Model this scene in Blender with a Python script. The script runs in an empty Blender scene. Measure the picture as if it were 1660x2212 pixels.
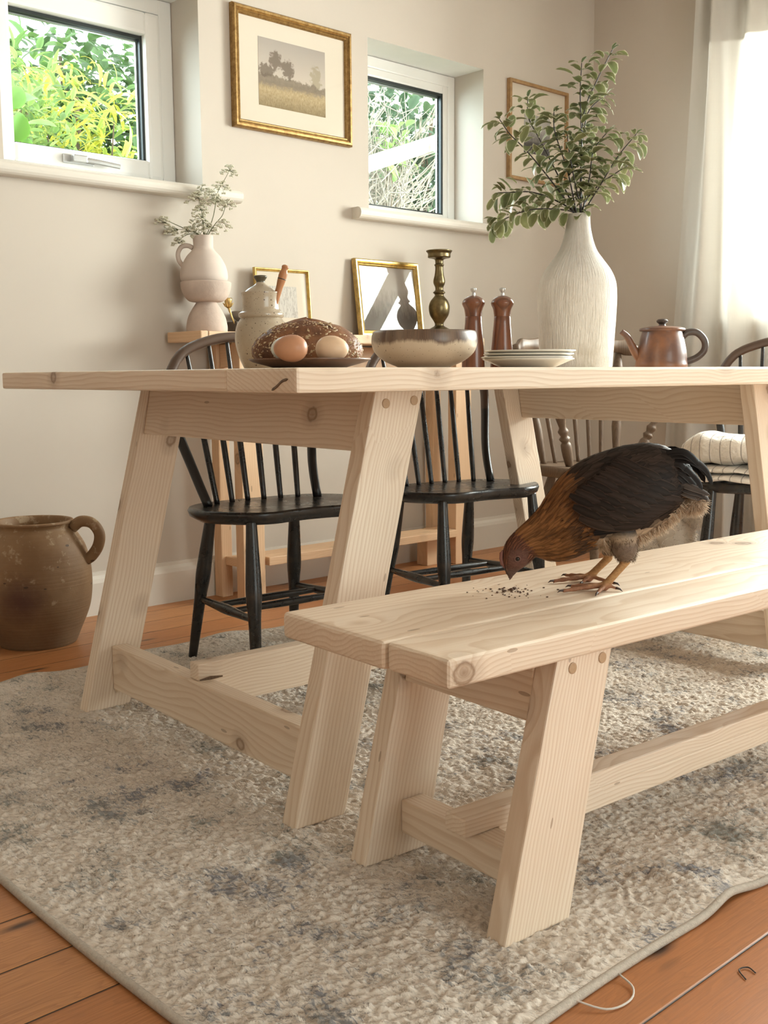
import bpy, bmesh, math, random
import numpy as np
from mathutils import Vector, Matrix, Quaternion
random.seed(7)
PI = math.pi
SC = bpy.context.scene
COL = SC.collection

# ------------------------------------------------------------------ camera, world, lights, exposure
F_PX, YAW, PITCH, ROLL = 2315.508, .743927, .1268449, -.0072909
fwd = Vector((math.sin(YAW), math.cos(YAW), 0)); rgt = Vector((math.cos(YAW), -math.sin(YAW), 0)); upv = Vector((0, 0, 1))
f2 = fwd * math.cos(PITCH) - upv * math.sin(PITCH); u2 = upv * math.cos(PITCH) + fwd * math.sin(PITCH)
r3 = rgt * math.cos(ROLL) + u2 * math.sin(ROLL); u3 = -rgt * math.sin(ROLL) + u2 * math.cos(ROLL)
cam = bpy.data.cameras.new('camera'); camo = bpy.data.objects.new('camera', cam); COL.objects.link(camo)
M = Matrix((r3, u3, -f2)).transposed().to_4x4(); M.translation = (0, 0, .77); camo.matrix_world = M
cam.sensor_fit = 'HORIZONTAL'; cam.sensor_width = 36; cam.lens = F_PX / 1660 * 36; cam.clip_start = .02; cam.clip_end = 200
SC.camera = camo
SC.view_settings.view_transform = 'Standard'; SC.view_settings.look = 'None'
SC.view_settings.gamma = 1; SC.view_settings.use_curve_mapping = False
SC.view_settings.exposure = .22

W = bpy.data.worlds.new('world'); SC.world = W; W.use_nodes = True
W.node_tree.nodes['Background'].inputs[0].default_value = (.93, .97, 1, 1)
W.node_tree.nodes['Background'].inputs[1].default_value = 4.2

def area(name, loc, rot, sx, sy, power, color=(1, 1, 1)):
    l = bpy.data.lights.new(name, 'AREA'); l.shape = 'RECTANGLE'; l.size = sx; l.size_y = sy; l.energy = power; l.color = color
    o = bpy.data.objects.new(name, l); COL.objects.link(o); o.location = loc; o.rotation_euler = rot
    return o
# daylight beyond the big window in the right wall and an added fill lamp behind the camera
area('daylight_right', (5.7, 1.55, 2.25), (0, math.radians(84), 0), 2.9, 3.4, 1500, (1, .975, .95))
area('fill_front', (1.9, -2.75, 1.3), (math.radians(90), 0, 0), 2.6, 2.2, 60, (1, .975, .95))

# sky light falling slantwise through the two small back windows
area('daylight_left_window', (.95, 4.15, 2.05), (math.radians(-78), 0, math.radians(-128 + 180)), .9, 1.0, 34, (.70, .87, 1))
area('daylight_middle_window', (2.30, 4.15, 2.05), (math.radians(-78), 0, math.radians(-128 + 180)), .9, 1.0, 34, (.70, .87, 1))

# ------------------------------------------------------------------ object helpers
def obj(name, me, mat=None, parent=None, loc=(0, 0, 0), rot=(0, 0, 0), smooth=False):
    if isinstance(me, bmesh.types.BMesh):
        m = bpy.data.meshes.new(name); me.normal_update(); me.to_mesh(m); me.free(); me = m
    o = bpy.data.objects.new(name, me); COL.objects.link(o)
    if mat is not None:
        for mm in (mat if isinstance(mat, (list, tuple)) else [mat]): me.materials.append(mm)
    if smooth:
        me.polygons.foreach_set('use_smooth', [True] * len(me.polygons))
    o.location = loc; o.rotation_euler = rot
    if parent: o.parent = parent
    return o
def tag(o, label, cat, group=None, kind=None):
    o['label'] = label; o['category'] = cat
    if group: o['group'] = group
    if kind: o['kind'] = kind
    return o
def thing(name, label, cat, loc=(0, 0, 0), rz=0, group=None):
    o = bpy.data.objects.new(name, None); COL.objects.link(o); o.location = loc; o.rotation_euler = (0, 0, rz)
    o.empty_display_size = .05
    return tag(o, label, cat, group)
def struct(o):
    o['kind'] = 'structure'; return o
def B(): return bmesh.new()
def box(bm, lo, hi, shear=0, bev=0, seg=2):
    t = bmesh.new(); bmesh.ops.create_cube(t, size=1)
    for v in t.verts:
        v.co = Vector([lo[i] + (v.co[i] + .5) * (hi[i] - lo[i]) for i in range(3)])
    if bev: bmesh.ops.bevel(t, geom=list(t.edges), offset=bev, segments=seg, profile=.6, affect='EDGES')
    for v in t.verts: v.co.x += shear * v.co.z
    merge(bm, t)
def merge(bm, t, mat_index=None, M=None):
    if M is not None: bmesh.ops.transform(t, matrix=M, verts=list(t.verts))
    if mat_index is not None:
        for f in t.faces: f.material_index = mat_index
    me = bpy.data.meshes.new('t'); t.to_mesh(me); t.free(); bm.from_mesh(me); bpy.data.meshes.remove(me)
def lathe(bm, prof, n=48, c=(0, 0, 0), cap=True, jit=None):
    rings = []
    for r, z in prof:
        ring = []
        for k in range(n):
            a = 2 * PI * k / n
            rr = r * (1 + (jit(a, z) if jit else 0))
            ring.append(bm.verts.new((c[0] + rr * math.cos(a), c[1] + rr * math.sin(a), c[2] + z)))
        rings.append(ring)
    for a, b in zip(rings, rings[1:]):
        for k in range(n):
            bm.faces.new((a[k], a[(k + 1) % n], b[(k + 1) % n], b[k]))
    if cap:
        bm.faces.new(list(reversed(rings[0]))); bm.faces.new(rings[-1])
def spline(pts, n):
    """Catmull-Rom through pts (tuples of any length)"""
    P = [np.array(p, float) for p in pts]; P = [2 * P[0] - P[1]] + P + [2 * P[-1] - P[-2]]
    out = []
    segs = len(P) - 3
    for s in range(segs):
        p0, p1, p2, p3 = P[s:s + 4]
        m = max(1, n // segs)
        for i in range(m):
            t = i / m
            out.append(.5 * ((2 * p1) + (-p0 + p2) * t + (2 * p0 - 5 * p1 + 4 * p2 - p3) * t * t + (-p0 + 3 * p1 - 3 * p2 + p3) * t ** 3))
    out.append(P[-2]); return out
def tube(bm, pts, rad, n=10, flat=1.0, up=(0, 0, 1), cap=True):
    """pts list of 3d points, rad a number or list; flat squashes the section along its second axis"""
    pts = [Vector(p[:3]) for p in pts]
    if not isinstance(rad, (list, tuple, np.ndarray)): rad = [rad] * len(pts)
    rings = []; prev = None
    for i, p in enumerate(pts):
        d = (pts[min(i + 1, len(pts) - 1)] - pts[max(i - 1, 0)]).normalized()
        if prev is None:
            a = Vector(up) if abs(d.dot(Vector(up))) < .95 else Vector((1, 0, 0))
            a = (a - d * a.dot(d)).normalized()
        else:
            a = (prev - d * prev.dot(d)).normalized()
        prev = a; b = d.cross(a)
        rings.append([bm.verts.new(p + a * (rad[i] * math.cos(2 * PI * k / n)) + b * (rad[i] * flat * math.sin(2 * PI * k / n))) for k in range(n)])
    for a, b in zip(rings, rings[1:]):
        for k in range(n): bm.faces.new((a[k], a[(k + 1) % n], b[(k + 1) % n], b[k]))
    if cap:
        bm.faces.new(list(reversed(rings[0]))); bm.faces.new(rings[-1])
def prism(bm, poly, z0, z1, bev=0, M=None):
    t = bmesh.new()
    a = [t.verts.new((x, y, z0)) for x, y in poly]; b = [t.verts.new((x, y, z1)) for x, y in poly]
    n = len(poly)
    for k in range(n): t.faces.new((a[k], a[(k + 1) % n], b[(k + 1) % n], b[k]))
    t.faces.new(list(reversed(a))); t.faces.new(b)
    bmesh.ops.recalc_face_normals(t, faces=list(t.faces))
    if bev:
        es = [e for e in t.edges if abs(e.verts[0].co.z - e.verts[1].co.z) < 1e-6]
        bmesh.ops.bevel(t, geom=es, offset=bev, segments=3, profile=.5, affect='EDGES')
    merge(bm, t, None, M)
def pydata(name, v, f, mat, parent=None, cols=None, smooth=False, loc=(0, 0, 0), rot=(0, 0, 0)):
    me = bpy.data.meshes.new(name); me.from_pydata([tuple(x) for x in v], [], f); me.update()
    if cols is not None:
        at = me.color_attributes.new('Col', 'FLOAT_COLOR', 'POINT')
        c = np.ones((len(v), 4), np.float32); c[:, :3] = np.array(cols); at.data.foreach_set('color', c.ravel())
    return obj(name, me, mat, parent, loc, rot, smooth)

# ------------------------------------------------------------------ material helpers
class NT:
    def __init__(s, name):
        s.m = bpy.data.materials.new(name); s.m.use_nodes = True; s.t = s.m.node_tree; s.b = s.t.nodes['Principled BSDF']; s.out = s.t.nodes['Material Output']
    def n(s, typ, **k):
        nd = s.t.nodes.new(typ)
        for a, b in k.items(): setattr(nd, a, b)
        return nd
    def put(s, sock, v):
        if isinstance(v, bpy.types.NodeSocket): s.t.links.new(v, sock)
        elif isinstance(v, (tuple, list)):
            sock.default_value = tuple(v) + ((1,) if len(v) == 3 and sock.type == 'RGBA' else ())
        else: sock.default_value = v
    def math(s, op, a, b=0.0, c=None):
        nd = s.n('ShaderNodeMath', operation=op); s.put(nd.inputs[0], a); s.put(nd.inputs[1], b)
        if c is not None: s.put(nd.inputs[2], c)
        return nd.outputs[0]
    def vec(s, op, a, b=(0, 0, 0)):
        nd = s.n('ShaderNodeVectorMath', operation=op); s.put(nd.inputs[0], a); s.put(nd.inputs[1], b); return nd.outputs[0]
    def comb(s, x, y, z):
        nd = s.n('ShaderNodeCombineXYZ')
        for i, v in enumerate((x, y, z)): s.put(nd.inputs[i], v)
        return nd.outputs[0]
    def sep(s, v):
        nd = s.n('ShaderNodeSeparateXYZ'); s.put(nd.inputs[0], v); return nd.outputs
    def noise(s, v, scale=5, det=3, rough=.5, dist=0):
        nd = s.n('ShaderNodeTexNoise'); s.put(nd.inputs['Vector'], v); s.put(nd.inputs['Scale'], scale)
        nd.inputs['Detail'].default_value = det; nd.inputs['Roughness'].default_value = rough; nd.inputs['Distortion'].default_value = dist
        return nd.outputs[0]
    def vor(s, v, scale, feature='F1'):
        nd = s.n('ShaderNodeTexVoronoi', feature=feature); s.put(nd.inputs['Vector'], v); nd.inputs['Scale'].default_value = scale; return nd.outputs
    def white(s, v):
        nd = s.n('ShaderNodeTexWhiteNoise'); s.put(nd.inputs[0], v); return nd.outputs
    def ramp(s, f, stops, interp='LINEAR'):
        nd = s.n('ShaderNodeValToRGB'); r = nd.color_ramp; r.interpolation = interp
        while len(r.elements) < len(stops): r.elements.new(.5)
        for e, (p, c) in zip(r.elements, stops):
            e.position = p; e.color = (c, c, c, 1) if isinstance(c, (int, float)) else tuple(c) + (1,)
        s.put(nd.inputs[0], f); return nd.outputs[0]
    def mix(s, f, a, b, typ='MIX'):
        nd = s.n('ShaderNodeMix', data_type='RGBA', blend_type=typ); s.put(nd.inputs[0], f)
        s.put(nd.inputs[6], a); s.put(nd.inputs[7], b); return nd.outputs[2]
    def bump(s, h, st=.3, d=.002):
        nd = s.n('ShaderNodeBump'); s.put(nd.inputs['Height'], h); nd.inputs['Strength'].default_value = st; nd.inputs['Distance'].default_value = d
        s.put(s.b.inputs['Normal'], nd.outputs[0]); return nd.outputs[0]
    def obj(s): return s.n('ShaderNodeTexCoord').outputs['Object']
    def gen(s): return s.n('ShaderNodeTexCoord').outputs['Generated']
    def rnd(s): return s.n('ShaderNodeObjectInfo').outputs['Random']
    def set(s, **k):
        names = dict(color='Base Color', rough='Roughness', metal='Metallic', spec='Specular IOR Level', coat='Coat Weight', coatr='Coat Roughness', sheen='Sheen Weight', sss='Subsurface Weight', trans='Transmission Weight', ior='IOR')
        for a, v in k.items(): s.put(s.b.inputs[names[a]], v)
        return s.m

def plain(name, c, rough=.5, metal=0, spec=.5, var=0, vs=20, bump=0, bs=60, bd=.001, coat=0):
    t = NT(name); col = c
    if var:
        nz = t.noise(t.obj(), vs, 4, .6)
        col = t.mix(t.ramp(nz, [(.3, 0), (.7, 1)]), tuple(x * (1 - var) for x in c), tuple(min(1, x * (1 + var)) for x in c))
    if bump: t.bump(t.noise(t.obj(), bs, 4, .6), bump, bd)
    return t.set(color=col, rough=rough, metal=metal, spec=spec, coat=coat)

def wood(name, axis, light, dark, knot, freq=150, knots=True, rough=.5, ringmix=.58, stain=.3, kscale=1.0, bump=.15, coat=0, lean=0.0):
    """solid softwood: rings round a pith that runs along `axis`; knots and fibre"""
    t = NT(name); o = t.obj(); r = t.rnd()
    x, y, z = t.sep(o)
    if lean: x = t.math('SUBTRACT', x, t.math('MULTIPLY', z, lean))
    g, p, q = {'x': (x, y, z), 'y': (y, x, z), 'z': (z, x, y)}[axis]
    g = t.math('ADD', g, t.math('MULTIPLY', r, 37.0))
    p2 = t.math('ADD', p, t.math('MULTIPLY_ADD', r, .13, .05)); q2 = t.math('ADD', q, t.math('MULTIPLY_ADD', t.math('FRACT', t.math('MULTIPLY', r, 7.31)), .1, .06))
    wv = t.comb(t.math('MULTIPLY', g, 1.6), t.math('MULTIPLY', p, 5.), t.math('MULTIPLY', q, 5.))
    w1 = t.math('MULTIPLY', t.math('SUBTRACT', t.noise(wv, 1.6, 2, .5), .5), .034)
    w2 = t.math('MULTIPLY', t.math('SUBTRACT', t.noise(wv, 2.1, 2, .5), .5), .030)
    # knots
    kv = t.comb(t.math('MULTIPLY', g, 6.0 * kscale), t.math('MULTIPLY', p2, 7.5 * kscale), t.math('MULTIPLY', q2, 7.5 * kscale))
    kd = t.vor(kv, 1.0)
    keep = t.math('GREATER_THAN', t.sep(kd[1])[0], .12)
    kdist = t.math('ADD', kd[0], t.math('MULTIPLY', t.math('SUBTRACT', 1.0, keep), 10.))
    pull = t.math('MULTIPLY', t.math('POWER', 2.718, t.math('MULTIPLY', kdist, -7.)), .05 if knots else 0.)
    a = t.math('ADD', t.math('ADD', p2, w1), pull); b = t.math('ADD', t.math('ADD', q2, w2), pull)
    d = t.math('SQRT', t.math('ADD', t.math('MULTIPLY', a, a), t.math('MULTIPLY', b, b)))
    ph = t.math('FRACT', t.math('MULTIPLY', d, freq))
    ring = t.ramp(ph, [(0, 0), (.45, .12), (.86, 1), (.93, .85), (1, 0)])
    fv = t.comb(t.math('MULTIPLY', g, 6.), t.math('MULTIPLY', p, 260.), t.math('MULTIPLY', q, 260.))
    fib = t.noise(fv, 1., 3, .65)
    big = t.noise(wv, 1.3, 3, .55)
    c = t.mix(t.math('MULTIPLY', ring, ringmix), light, dark)
    c = t.mix(t.math('MULTIPLY', t.ramp(fib, [(.35, 1), (.62, 0)]), .22), c, dark)
    c = t.mix(t.math('MULTIPLY', t.ramp(big, [(.4, 0), (.75, 1)]), stain), c, dark)
    if knots:
        kn = t.noise(o, 60, 3, .6)
        kk = t.math('ADD', kdist, t.math('MULTIPLY', t.math('SUBTRACT', kn, .5), .06))
        c = t.mix(t.ramp(kk, [(.02, .85), (.07, .55), (.10, .92), (.125, .30), (.25, 0)]), c, knot)
        fl = t.vor(t.comb(t.math('MULTIPLY', g, 9.), t.math('MULTIPLY', p, 34.), t.math('MULTIPLY', q, 34.)), 1.)
        fleck = t.math('MULTIPLY', t.math('LESS_THAN', fl[0], .1), t.math('GREATER_THAN', t.sep(fl[1])[0], .74))
        c = t.mix(t.math('MULTIPLY', fleck, .55), c, knot)
    if bump: t.bump(t.math('ADD', t.math('MULTIPLY', ring, .5), fib), bump, .0012)
    return t.set(color=c, rough=rough, spec=.5, coat=coat)

PL, PD, PK = (.84, .715, .58), (.62, .445, .295), (.25, .15, .085)
pine = {a: wood('pine_' + a, a, PL, PD, PK) for a in 'xyz'}
leanwood = {1: wood('pine_leaning_out', 'z', PL, PD, PK, lean=.25), -1: wood('pine_leaning_in', 'z', PL, PD, PK, lean=-.25)}
OL, OD = (.74, .50, .31), (.58, .35, .19)
cons = {a: wood('console_pine_' + a, a, OL, OD, PK, freq=120, ringmix=.3, stain=.2) for a in 'xyz'}
plugm = wood('plug_wood', 'y', (.52, .36, .22), (.36, .22, .12), PK, freq=400, knots=False)
greyw = wood('grey_wood', 'z', (.17, .108, .066), (.09, .056, .034), (.06, .04, .025), freq=180, knots=False, rough=.5)
millw = wood('acacia', 'z', (.20, .066, .025), (.085, .026, .012), (.03, .015, .01), freq=90, knots=False, rough=.3, ringmix=.8, coat=.3)
platew = wood('plate_wood', 'x', (.17, .085, .045), (.09, .045, .025), (.05, .03, .02), freq=200, knots=False, rough=.45)
beechw = wood('beech', 'z', (.46, .20, .08), (.35, .14, .05), PK, freq=120, knots=False, rough=.4)
def make_black():
    t = NT('black_lacquer'); o = t.obj()
    n1 = t.noise(o, 22, 5, .7); n2 = t.noise(t.vec('MULTIPLY', o, (40, 40, 8)), 3, 3, .6)
    c = t.mix(t.ramp(n1, [(.52, 0), (.75, .55)]), (.012, .010, .009), (.075, .045, .026))
    t.bump(n2, .08, .001)
    return t.set(color=c, rough=t.ramp(n1, [(.3, .22), (.8, .42)]), spec=.55)
black = make_black()
wallm = plain('wall_paint', (.575, .51, .44), .9, spec=.2, var=.02, vs=2, bump=.05, bs=160, bd=.0006)
lowfillm = plain('low_fill_paint', (.50, .44, .38), .9, spec=.2)  # unseen walls, coloured darker to lower the fill light
ceilm = plain('ceiling_paint', (.62, .58, .53), .9, spec=.2)
trimm = plain('trim_paint', (.70, .645, .57), .5, spec=.4, var=.02, vs=4)
revm = plain('reveal_paint', (.85, .84, .81), .8, spec=.3, var=.03, vs=6, bump=.08, bs=90)
upvc = plain('white_plastic', (.84, .82, .78), .35)
gasket = plain('black_gasket', (.015, .02, .02), .4)
silver = plain('brushed_silver', (.55, .55, .54), .35, metal=.85)
def make_glass():
    t = NT('clear_glass')
    tr = t.n('ShaderNodeBsdfTransparent'); tr.inputs[0].default_value = (.93, .97, .95, 1)
    gl = t.n('ShaderNodeBsdfGlossy'); gl.inputs['Roughness'].default_value = .01
    fr = t.n('ShaderNodeFresnel'); fr.inputs[0].default_value = 1.5
    mx = t.n('ShaderNodeMixShader'); t.put(mx.inputs[0], t.math('MULTIPLY', fr.outputs[0], t.math('SUBTRACT', 1., t.n('ShaderNodeNewGeometry').outputs['Backfacing']))); t.put(mx.inputs[1], tr.outputs[0]); t.put(mx.inputs[2], gl.outputs[0])
    t.put(t.out.inputs[0], mx.outputs[0]); return t.m
glass = make_glass()

def make_floor():
    t = NT('floor_boards'); o = t.obj(); x, y, z = t.sep(o)
    u = t.math('DIVIDE', t.math('SUBTRACT', y, 1.178 - .127 * 60), .127)
    pid = t.math('FLOOR', u); fr = t.math('FRACT', u)
    rn = t.white(pid); rv = rn[0]; rc = t.sep(rn[1])
    gx = t.math('ADD', x, t.math('MULTIPLY', rv, 31.))
    wv = t.comb(t.math('MULTIPLY', gx, 1.3), t.math('MULTIPLY', fr, .9), t.math('MULTIPLY', rv, 9.))
    warp = t.noise(wv, 2., 3, .5)
    rg = t.math('FRACT', t.math('MULTIPLY', t.math('ADD', fr, t.math('MULTIPLY', warp, 1.3)), 13.))
    ring = t.ramp(rg, [(0, 0), (.6, .3), (.9, 1), (1, 0)])
    fib = t.noise(t.comb(t.math('MULTIPLY', gx, 9.), t.math('MULTIPLY', y, 330.), 0.), 1., 4, .65)
    kd = t.vor(t.comb(t.math('MULTIPLY', gx, 4.5), t.math('MULTIPLY', y, 15.), rv), 1.)
    kk = t.math('ADD', kd[0], t.math('MULTIPLY', t.math('LESS_THAN', t.sep(kd[1])[0], .72), 9.))
    c = t.mix(rc[0], (.42, .155, .050), (.53, .24, .095))
    c = t.mix(t.math('MULTIPLY', ring, .4), c, (.30, .115, .04))
    c = t.mix(t.math('MULTIPLY', t.ramp(fib, [(.35, 1), (.6, 0)]), .35), c, (.22, .085, .03))
    c = t.mix(t.ramp(kk, [(.04, 1), (.11, .55), (.2, 0)]), c, (.07, .03, .015))
    big = t.noise(t.vec('MULTIPLY', o, (3, 9, 1)), 1.2, 4, .6)
    c = t.mix(t.math('MULTIPLY', t.ramp(big, [(.5, 0), (.75, 1)]), .3), c, (.24, .10, .045))
    dn = t.math('MINIMUM', fr, t.math('SUBTRACT', 1., fr))
    seam = t.ramp(dn, [(.006, 1), (.016, 0)])
    c = t.mix(seam, c, (.015, .008, .004))
    t.bump(t.math('ADD', t.math('MULTIPLY', fib, .15), t.math('MULTIPLY', t.ramp(dn, [(0, 0), (.03, 1)]), 1.)), .5, .003)
    return t.set(color=c, rough=t.ramp(fib, [(.3, .5), (.7, .36)]), spec=.45)
floorm = make_floor()

def make_rug():
    t = NT('rug_pile'); o = t.obj()
    st = t.vec('MULTIPLY', o, (1, 1, 1))
    n1 = t.noise(st, 7.5, 5, .62); n2 = t.noise(st, 17, 4, .65)
    rx, ry, rz = t.sep(o)
    a = t.math('ADD', t.math('MULTIPLY', rx, .80), t.math('MULTIPLY', ry, .6)); b2 = t.math('SUBTRACT', t.math('MULTIPLY', ry, .8), t.math('MULTIPLY', rx, .6))
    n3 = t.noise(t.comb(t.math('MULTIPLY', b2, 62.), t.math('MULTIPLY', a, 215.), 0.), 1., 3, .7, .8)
    m = t.math('ADD', t.math('MULTIPLY', n1, .62), t.math('ADD', t.math('MULTIPLY', n2, .22), t.math('MULTIPLY', n3, .50)))
    patch = t.ramp(m, [(.70, 0), (.785, .92)])
    cb = t.mix(t.ramp(n2, [(.35, 0), (.65, 1)]), (.66, .57, .48), (.75, .67, .585))
    c = t.mix(patch, cb, t.mix(t.ramp(t.noise(st, 3.1, 2), [(.4, 0), (.6, 1)]), (.19, .185, .20), (.25, .245, .22)))
    c = t.mix(t.math('MULTIPLY', t.ramp(n3, [(.34, 1), (.48, 0)]), .62), c, (.25, .195, .15))  # shade in the grooves between tufts, put into the colour
    t.bump(n3, .7, .004)
    return t.set(color=c, rough=1., spec=.05, sheen=.15)
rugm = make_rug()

# ------------------------------------------------------------------ room shell
YW, XW, TW = 3.175, 4.274, .24
X0, X1R, Y0, ZC = -1.7, XW, -2.3, 2.55
W1 = (1.40, 2.095, 1.405, 2.045); W2 = (2.854, 3.51, 1.405, 2.045)
bm = B(); box(bm, (X0 - .2, Y0 - .2, -.06), (XW + .2, YW + .2, 0)); struct(obj('floor', bm, floorm))
bm = B(); box(bm, (X0 - .2, Y0 - .2, ZC), (XW + .2, YW + .25, ZC + .1)); struct(obj('ceiling', bm, ceilm))
def wall(name, along, const0, const1, lo, hi, holes, mat, rev):
    """a wall with real openings; along 'x' or 'y'; holes (a0,a1,z0,z1)"""
    bm = B()
    cuts = sorted(holes); a = lo; segs = []
    for h in cuts:
        segs.append((a, h[0], 0, ZC)); segs.append((h[0], h[1], 0, h[2])); segs.append((h[0], h[1], h[3], ZC)); a = h[1]
    segs.append((a, hi, 0, ZC))
    for s0, s1, z0, z1 in segs:
        if s1 - s0 < 1e-4 or z1 - z0 < 1e-4: continue
        if along == 'x': box(bm, (s0, const0, z0), (s1, const1, z1))
        else: box(bm, (const0, s0, z0), (const1, s1, z1))
    bmesh.ops.remove_doubles(bm, verts=list(bm.verts), dist=1e-5)
    # reveals get the white paint
    for f in bm.faces:
        c = f.calc_center_median(); n = f.normal
        for h in holes:
            aa = c.x if along == 'x' else c.y; na = abs(n.x) if along == 'x' else abs(n.y)
            if h[0] - 1e-3 <= aa <= h[1] + 1e-3 and h[2] - 1e-3 <= c.z <= h[3] + 1e-3 and (na > .5 or abs(n.z) > .5): f.material_index = 1
    return struct(obj(name, bm, [mat, rev]))
W3 = (.25, 2.40, 1.015, 2.2)
wall('wall_back', 'x', YW, YW + TW, X0 - .2, XW + .24, [W1, W2], wallm, revm)
wall('wall_right', 'y', XW, XW + .24, Y0 - .2, YW, [(-1.25, -.25, .02, 2.15), W3], wallm, revm)
wall('wall_left', 'y', X0 - .2, X0, Y0 - .2, YW, [], lowfillm, revm)
wall('wall_front', 'x', Y0 - .2, Y0, X0, XW, [(.25, 2.15, .02, 2.2)], lowfillm, revm)
# baseboards
def skirting(name, pts_lo, pts_hi):
    bm = B(); box(bm, pts_lo, pts_hi, bev=.006); return struct(obj(name, bm, trimm))
bm = B()
prof = [(0, 0), (-.018, 0), (-.018, .105), (-.014, .118), (-.006, .128), (-.005, .14), (0, .14)]
vs = [[bm.verts.new((xx, YW + p[0], p[1])) for p in prof] for xx in (X0, XW)]
for k in range(len(prof) - 1): bm.faces.new((vs[0][k], vs[0][k + 1], vs[1][k + 1], vs[1][k]))
struct(obj('baseboard_back', bm, trimm))
bm = B()
vs = [[bm.verts.new((XW + p[0], yy, p[1])) for p in prof] for yy in (-.2, YW - .018)]
for k in range(len(prof) - 1): bm.faces.new((vs[1][k], vs[1][k + 1], vs[0][k + 1], vs[0][k]))
struct(obj('baseboard_right', bm, trimm))

# back windows
def frame_ring(bm, x0, x1, z0, z1, y0, y1, wl, wr, wb, wt, bev=.005):
    box(bm, (x0, y0, z0), (x0 + wl, y1, z1), bev=bev); box(bm, (x1 - wr, y0, z0), (x1, y1, z1), bev=bev)
    box(bm, (x0 + wl * .9, y0 + .0007, z0 + .0004), (x1 - wr * .9, y1, z0 + wb), bev=bev); box(bm, (x0 + wl * .9, y0 + .0007, z1 - wt), (x1 - wr * .9, y1, z1 - .0004), bev=bev)
def back_window(n, w, casement):
    x0, x1, z0, z1 = w; yf = YW + .165
    t = thing('window_%d' % n, 'white framed window set deep in the beige wall', 'window'); del t['label'], t['category']; struct(t)
    t.location = ((x0 + x1) / 2, yf, z0)
    L = Matrix.Translation((-(x0 + x1) / 2, -yf, -z0))
    def part(name, bm, m):
        bmesh.ops.transform(bm, matrix=L, verts=list(bm.verts)); return obj(name, bm, m, t)
    if casement:
        bm = B(); frame_ring(bm, x0 + .001, x1 - .001, z0 + .001, z1 - .001, yf, yf + .06, .05, .05, .034, .05); part('window_frame', bm, upvc)
        a0, a1, c0, c1 = x0 + .054, x1 - .054, z0 + .038, z1 - .054
        bm = B(); frame_ring(bm, a0, a1, c0, c1, yf - .012, yf + .05, .055, .058, .062, .075, bev=.012)
        part('sash', bm, upvc)
        g = (a0 + .055, a1 - .058, c0 + .062, c1 - .075)
    else:
        bm = B(); frame_ring(bm, x0 + .001, x1 - .001, z0 + .001, z1 - .001, yf, yf + .06, .045, .040, .045, .045); part('window_frame', bm, upvc)
        a0, a1, c0, c1 = x0 + .03, x1 - .028, z0 + .028, z1 - .038
        bm = B(); frame_ring(bm, a0, a1, c0, c1, yf + .008, yf + .05, .038, .038, .030, .040, bev=.008); part('sash', bm, upvc)
        g = (a0 + .038, a1 - .038, c0 + .030, c1 - .040)
    bm = B(); frame_ring(bm, g[0] - .002, g[1] + .002, g[2] - .002, g[3] + .002, yf + .012, yf + .045, .007, .011, .006, .013, bev=0); part('gasket', bm, gasket)
    bm = B(); frame_ring(bm, g[0] + .006, g[1] - .009, g[2] + .004, g[3] - .012, yf + .030, yf + .040, .003, .006, .002, .006, bev=0); part('spacer_bar', bm, silver)
    bm = B(); box(bm, (g[0], yf + .026, g[2]), (g[1], yf + .029, g[3])); part('glass_pane', bm, glass)
    if casement:
        bm = B(); hx = (a0 + a1) / 2 - .03; hz = c0 + .030
        box(bm, (hx - .055, yf - .020, hz - .014), (hx + .055, yf - .011, hz + .014), bev=.004)
        box(bm, (hx - .03, yf - .045, hz - .011), (hx + .02, yf - .018, hz + .012), bev=.005)
        tube(bm, [(hx, yf - .036, hz), (hx + .06, yf - .042, hz - .003), (hx + .135, yf - .042, hz - .008)], [.011, .0095, .009], 8, flat=.7)
        h = part('handle', bm, silver); h['label'] = 'silver lever handle'
    return t
back_window(1, W1, True); back_window(2, W2, False)
def sill(n, x0, x1):
    bm = B()
    box(bm, (x0 + .0005, YW + .001, 1.37), (x1 - .0005, YW + .164, 1.404))
    t = bmesh.new(); pr = []
    y1 = YW + .001; y0 = YW - .055; zc, hh = 1.385, .0215
    for k in range(9):
        a = PI / 2 + PI * k / 8; pr.append((y0 + .02 + .02 * math.cos(a), zc + hh * math.sin(a)))
    pr = [(y1, zc + hh)] + pr + [(y1, zc - hh)]
    xa, xb = x0 - .088, x1 + .13
    A = [t.verts.new((xa, y, z)) for y, z in pr]; Bv = [t.verts.new((xb, y, z)) for y, z in pr]
    for k in range(len(pr)): t.faces.new((A[k], Bv[k], Bv[(k + 1) % len(pr)], A[(k + 1) % len(pr)]))
    t.faces.new(A); t.faces.new(list(reversed(Bv))); bmesh.ops.recalc_face_normals(t, faces=list(t.faces))
    merge(bm, t)
    return struct(obj('trim_%d' % n, bm, trimm))
sill(1, W1[0], W1[1]); sill(2, W2[0], W2[1])
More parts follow.
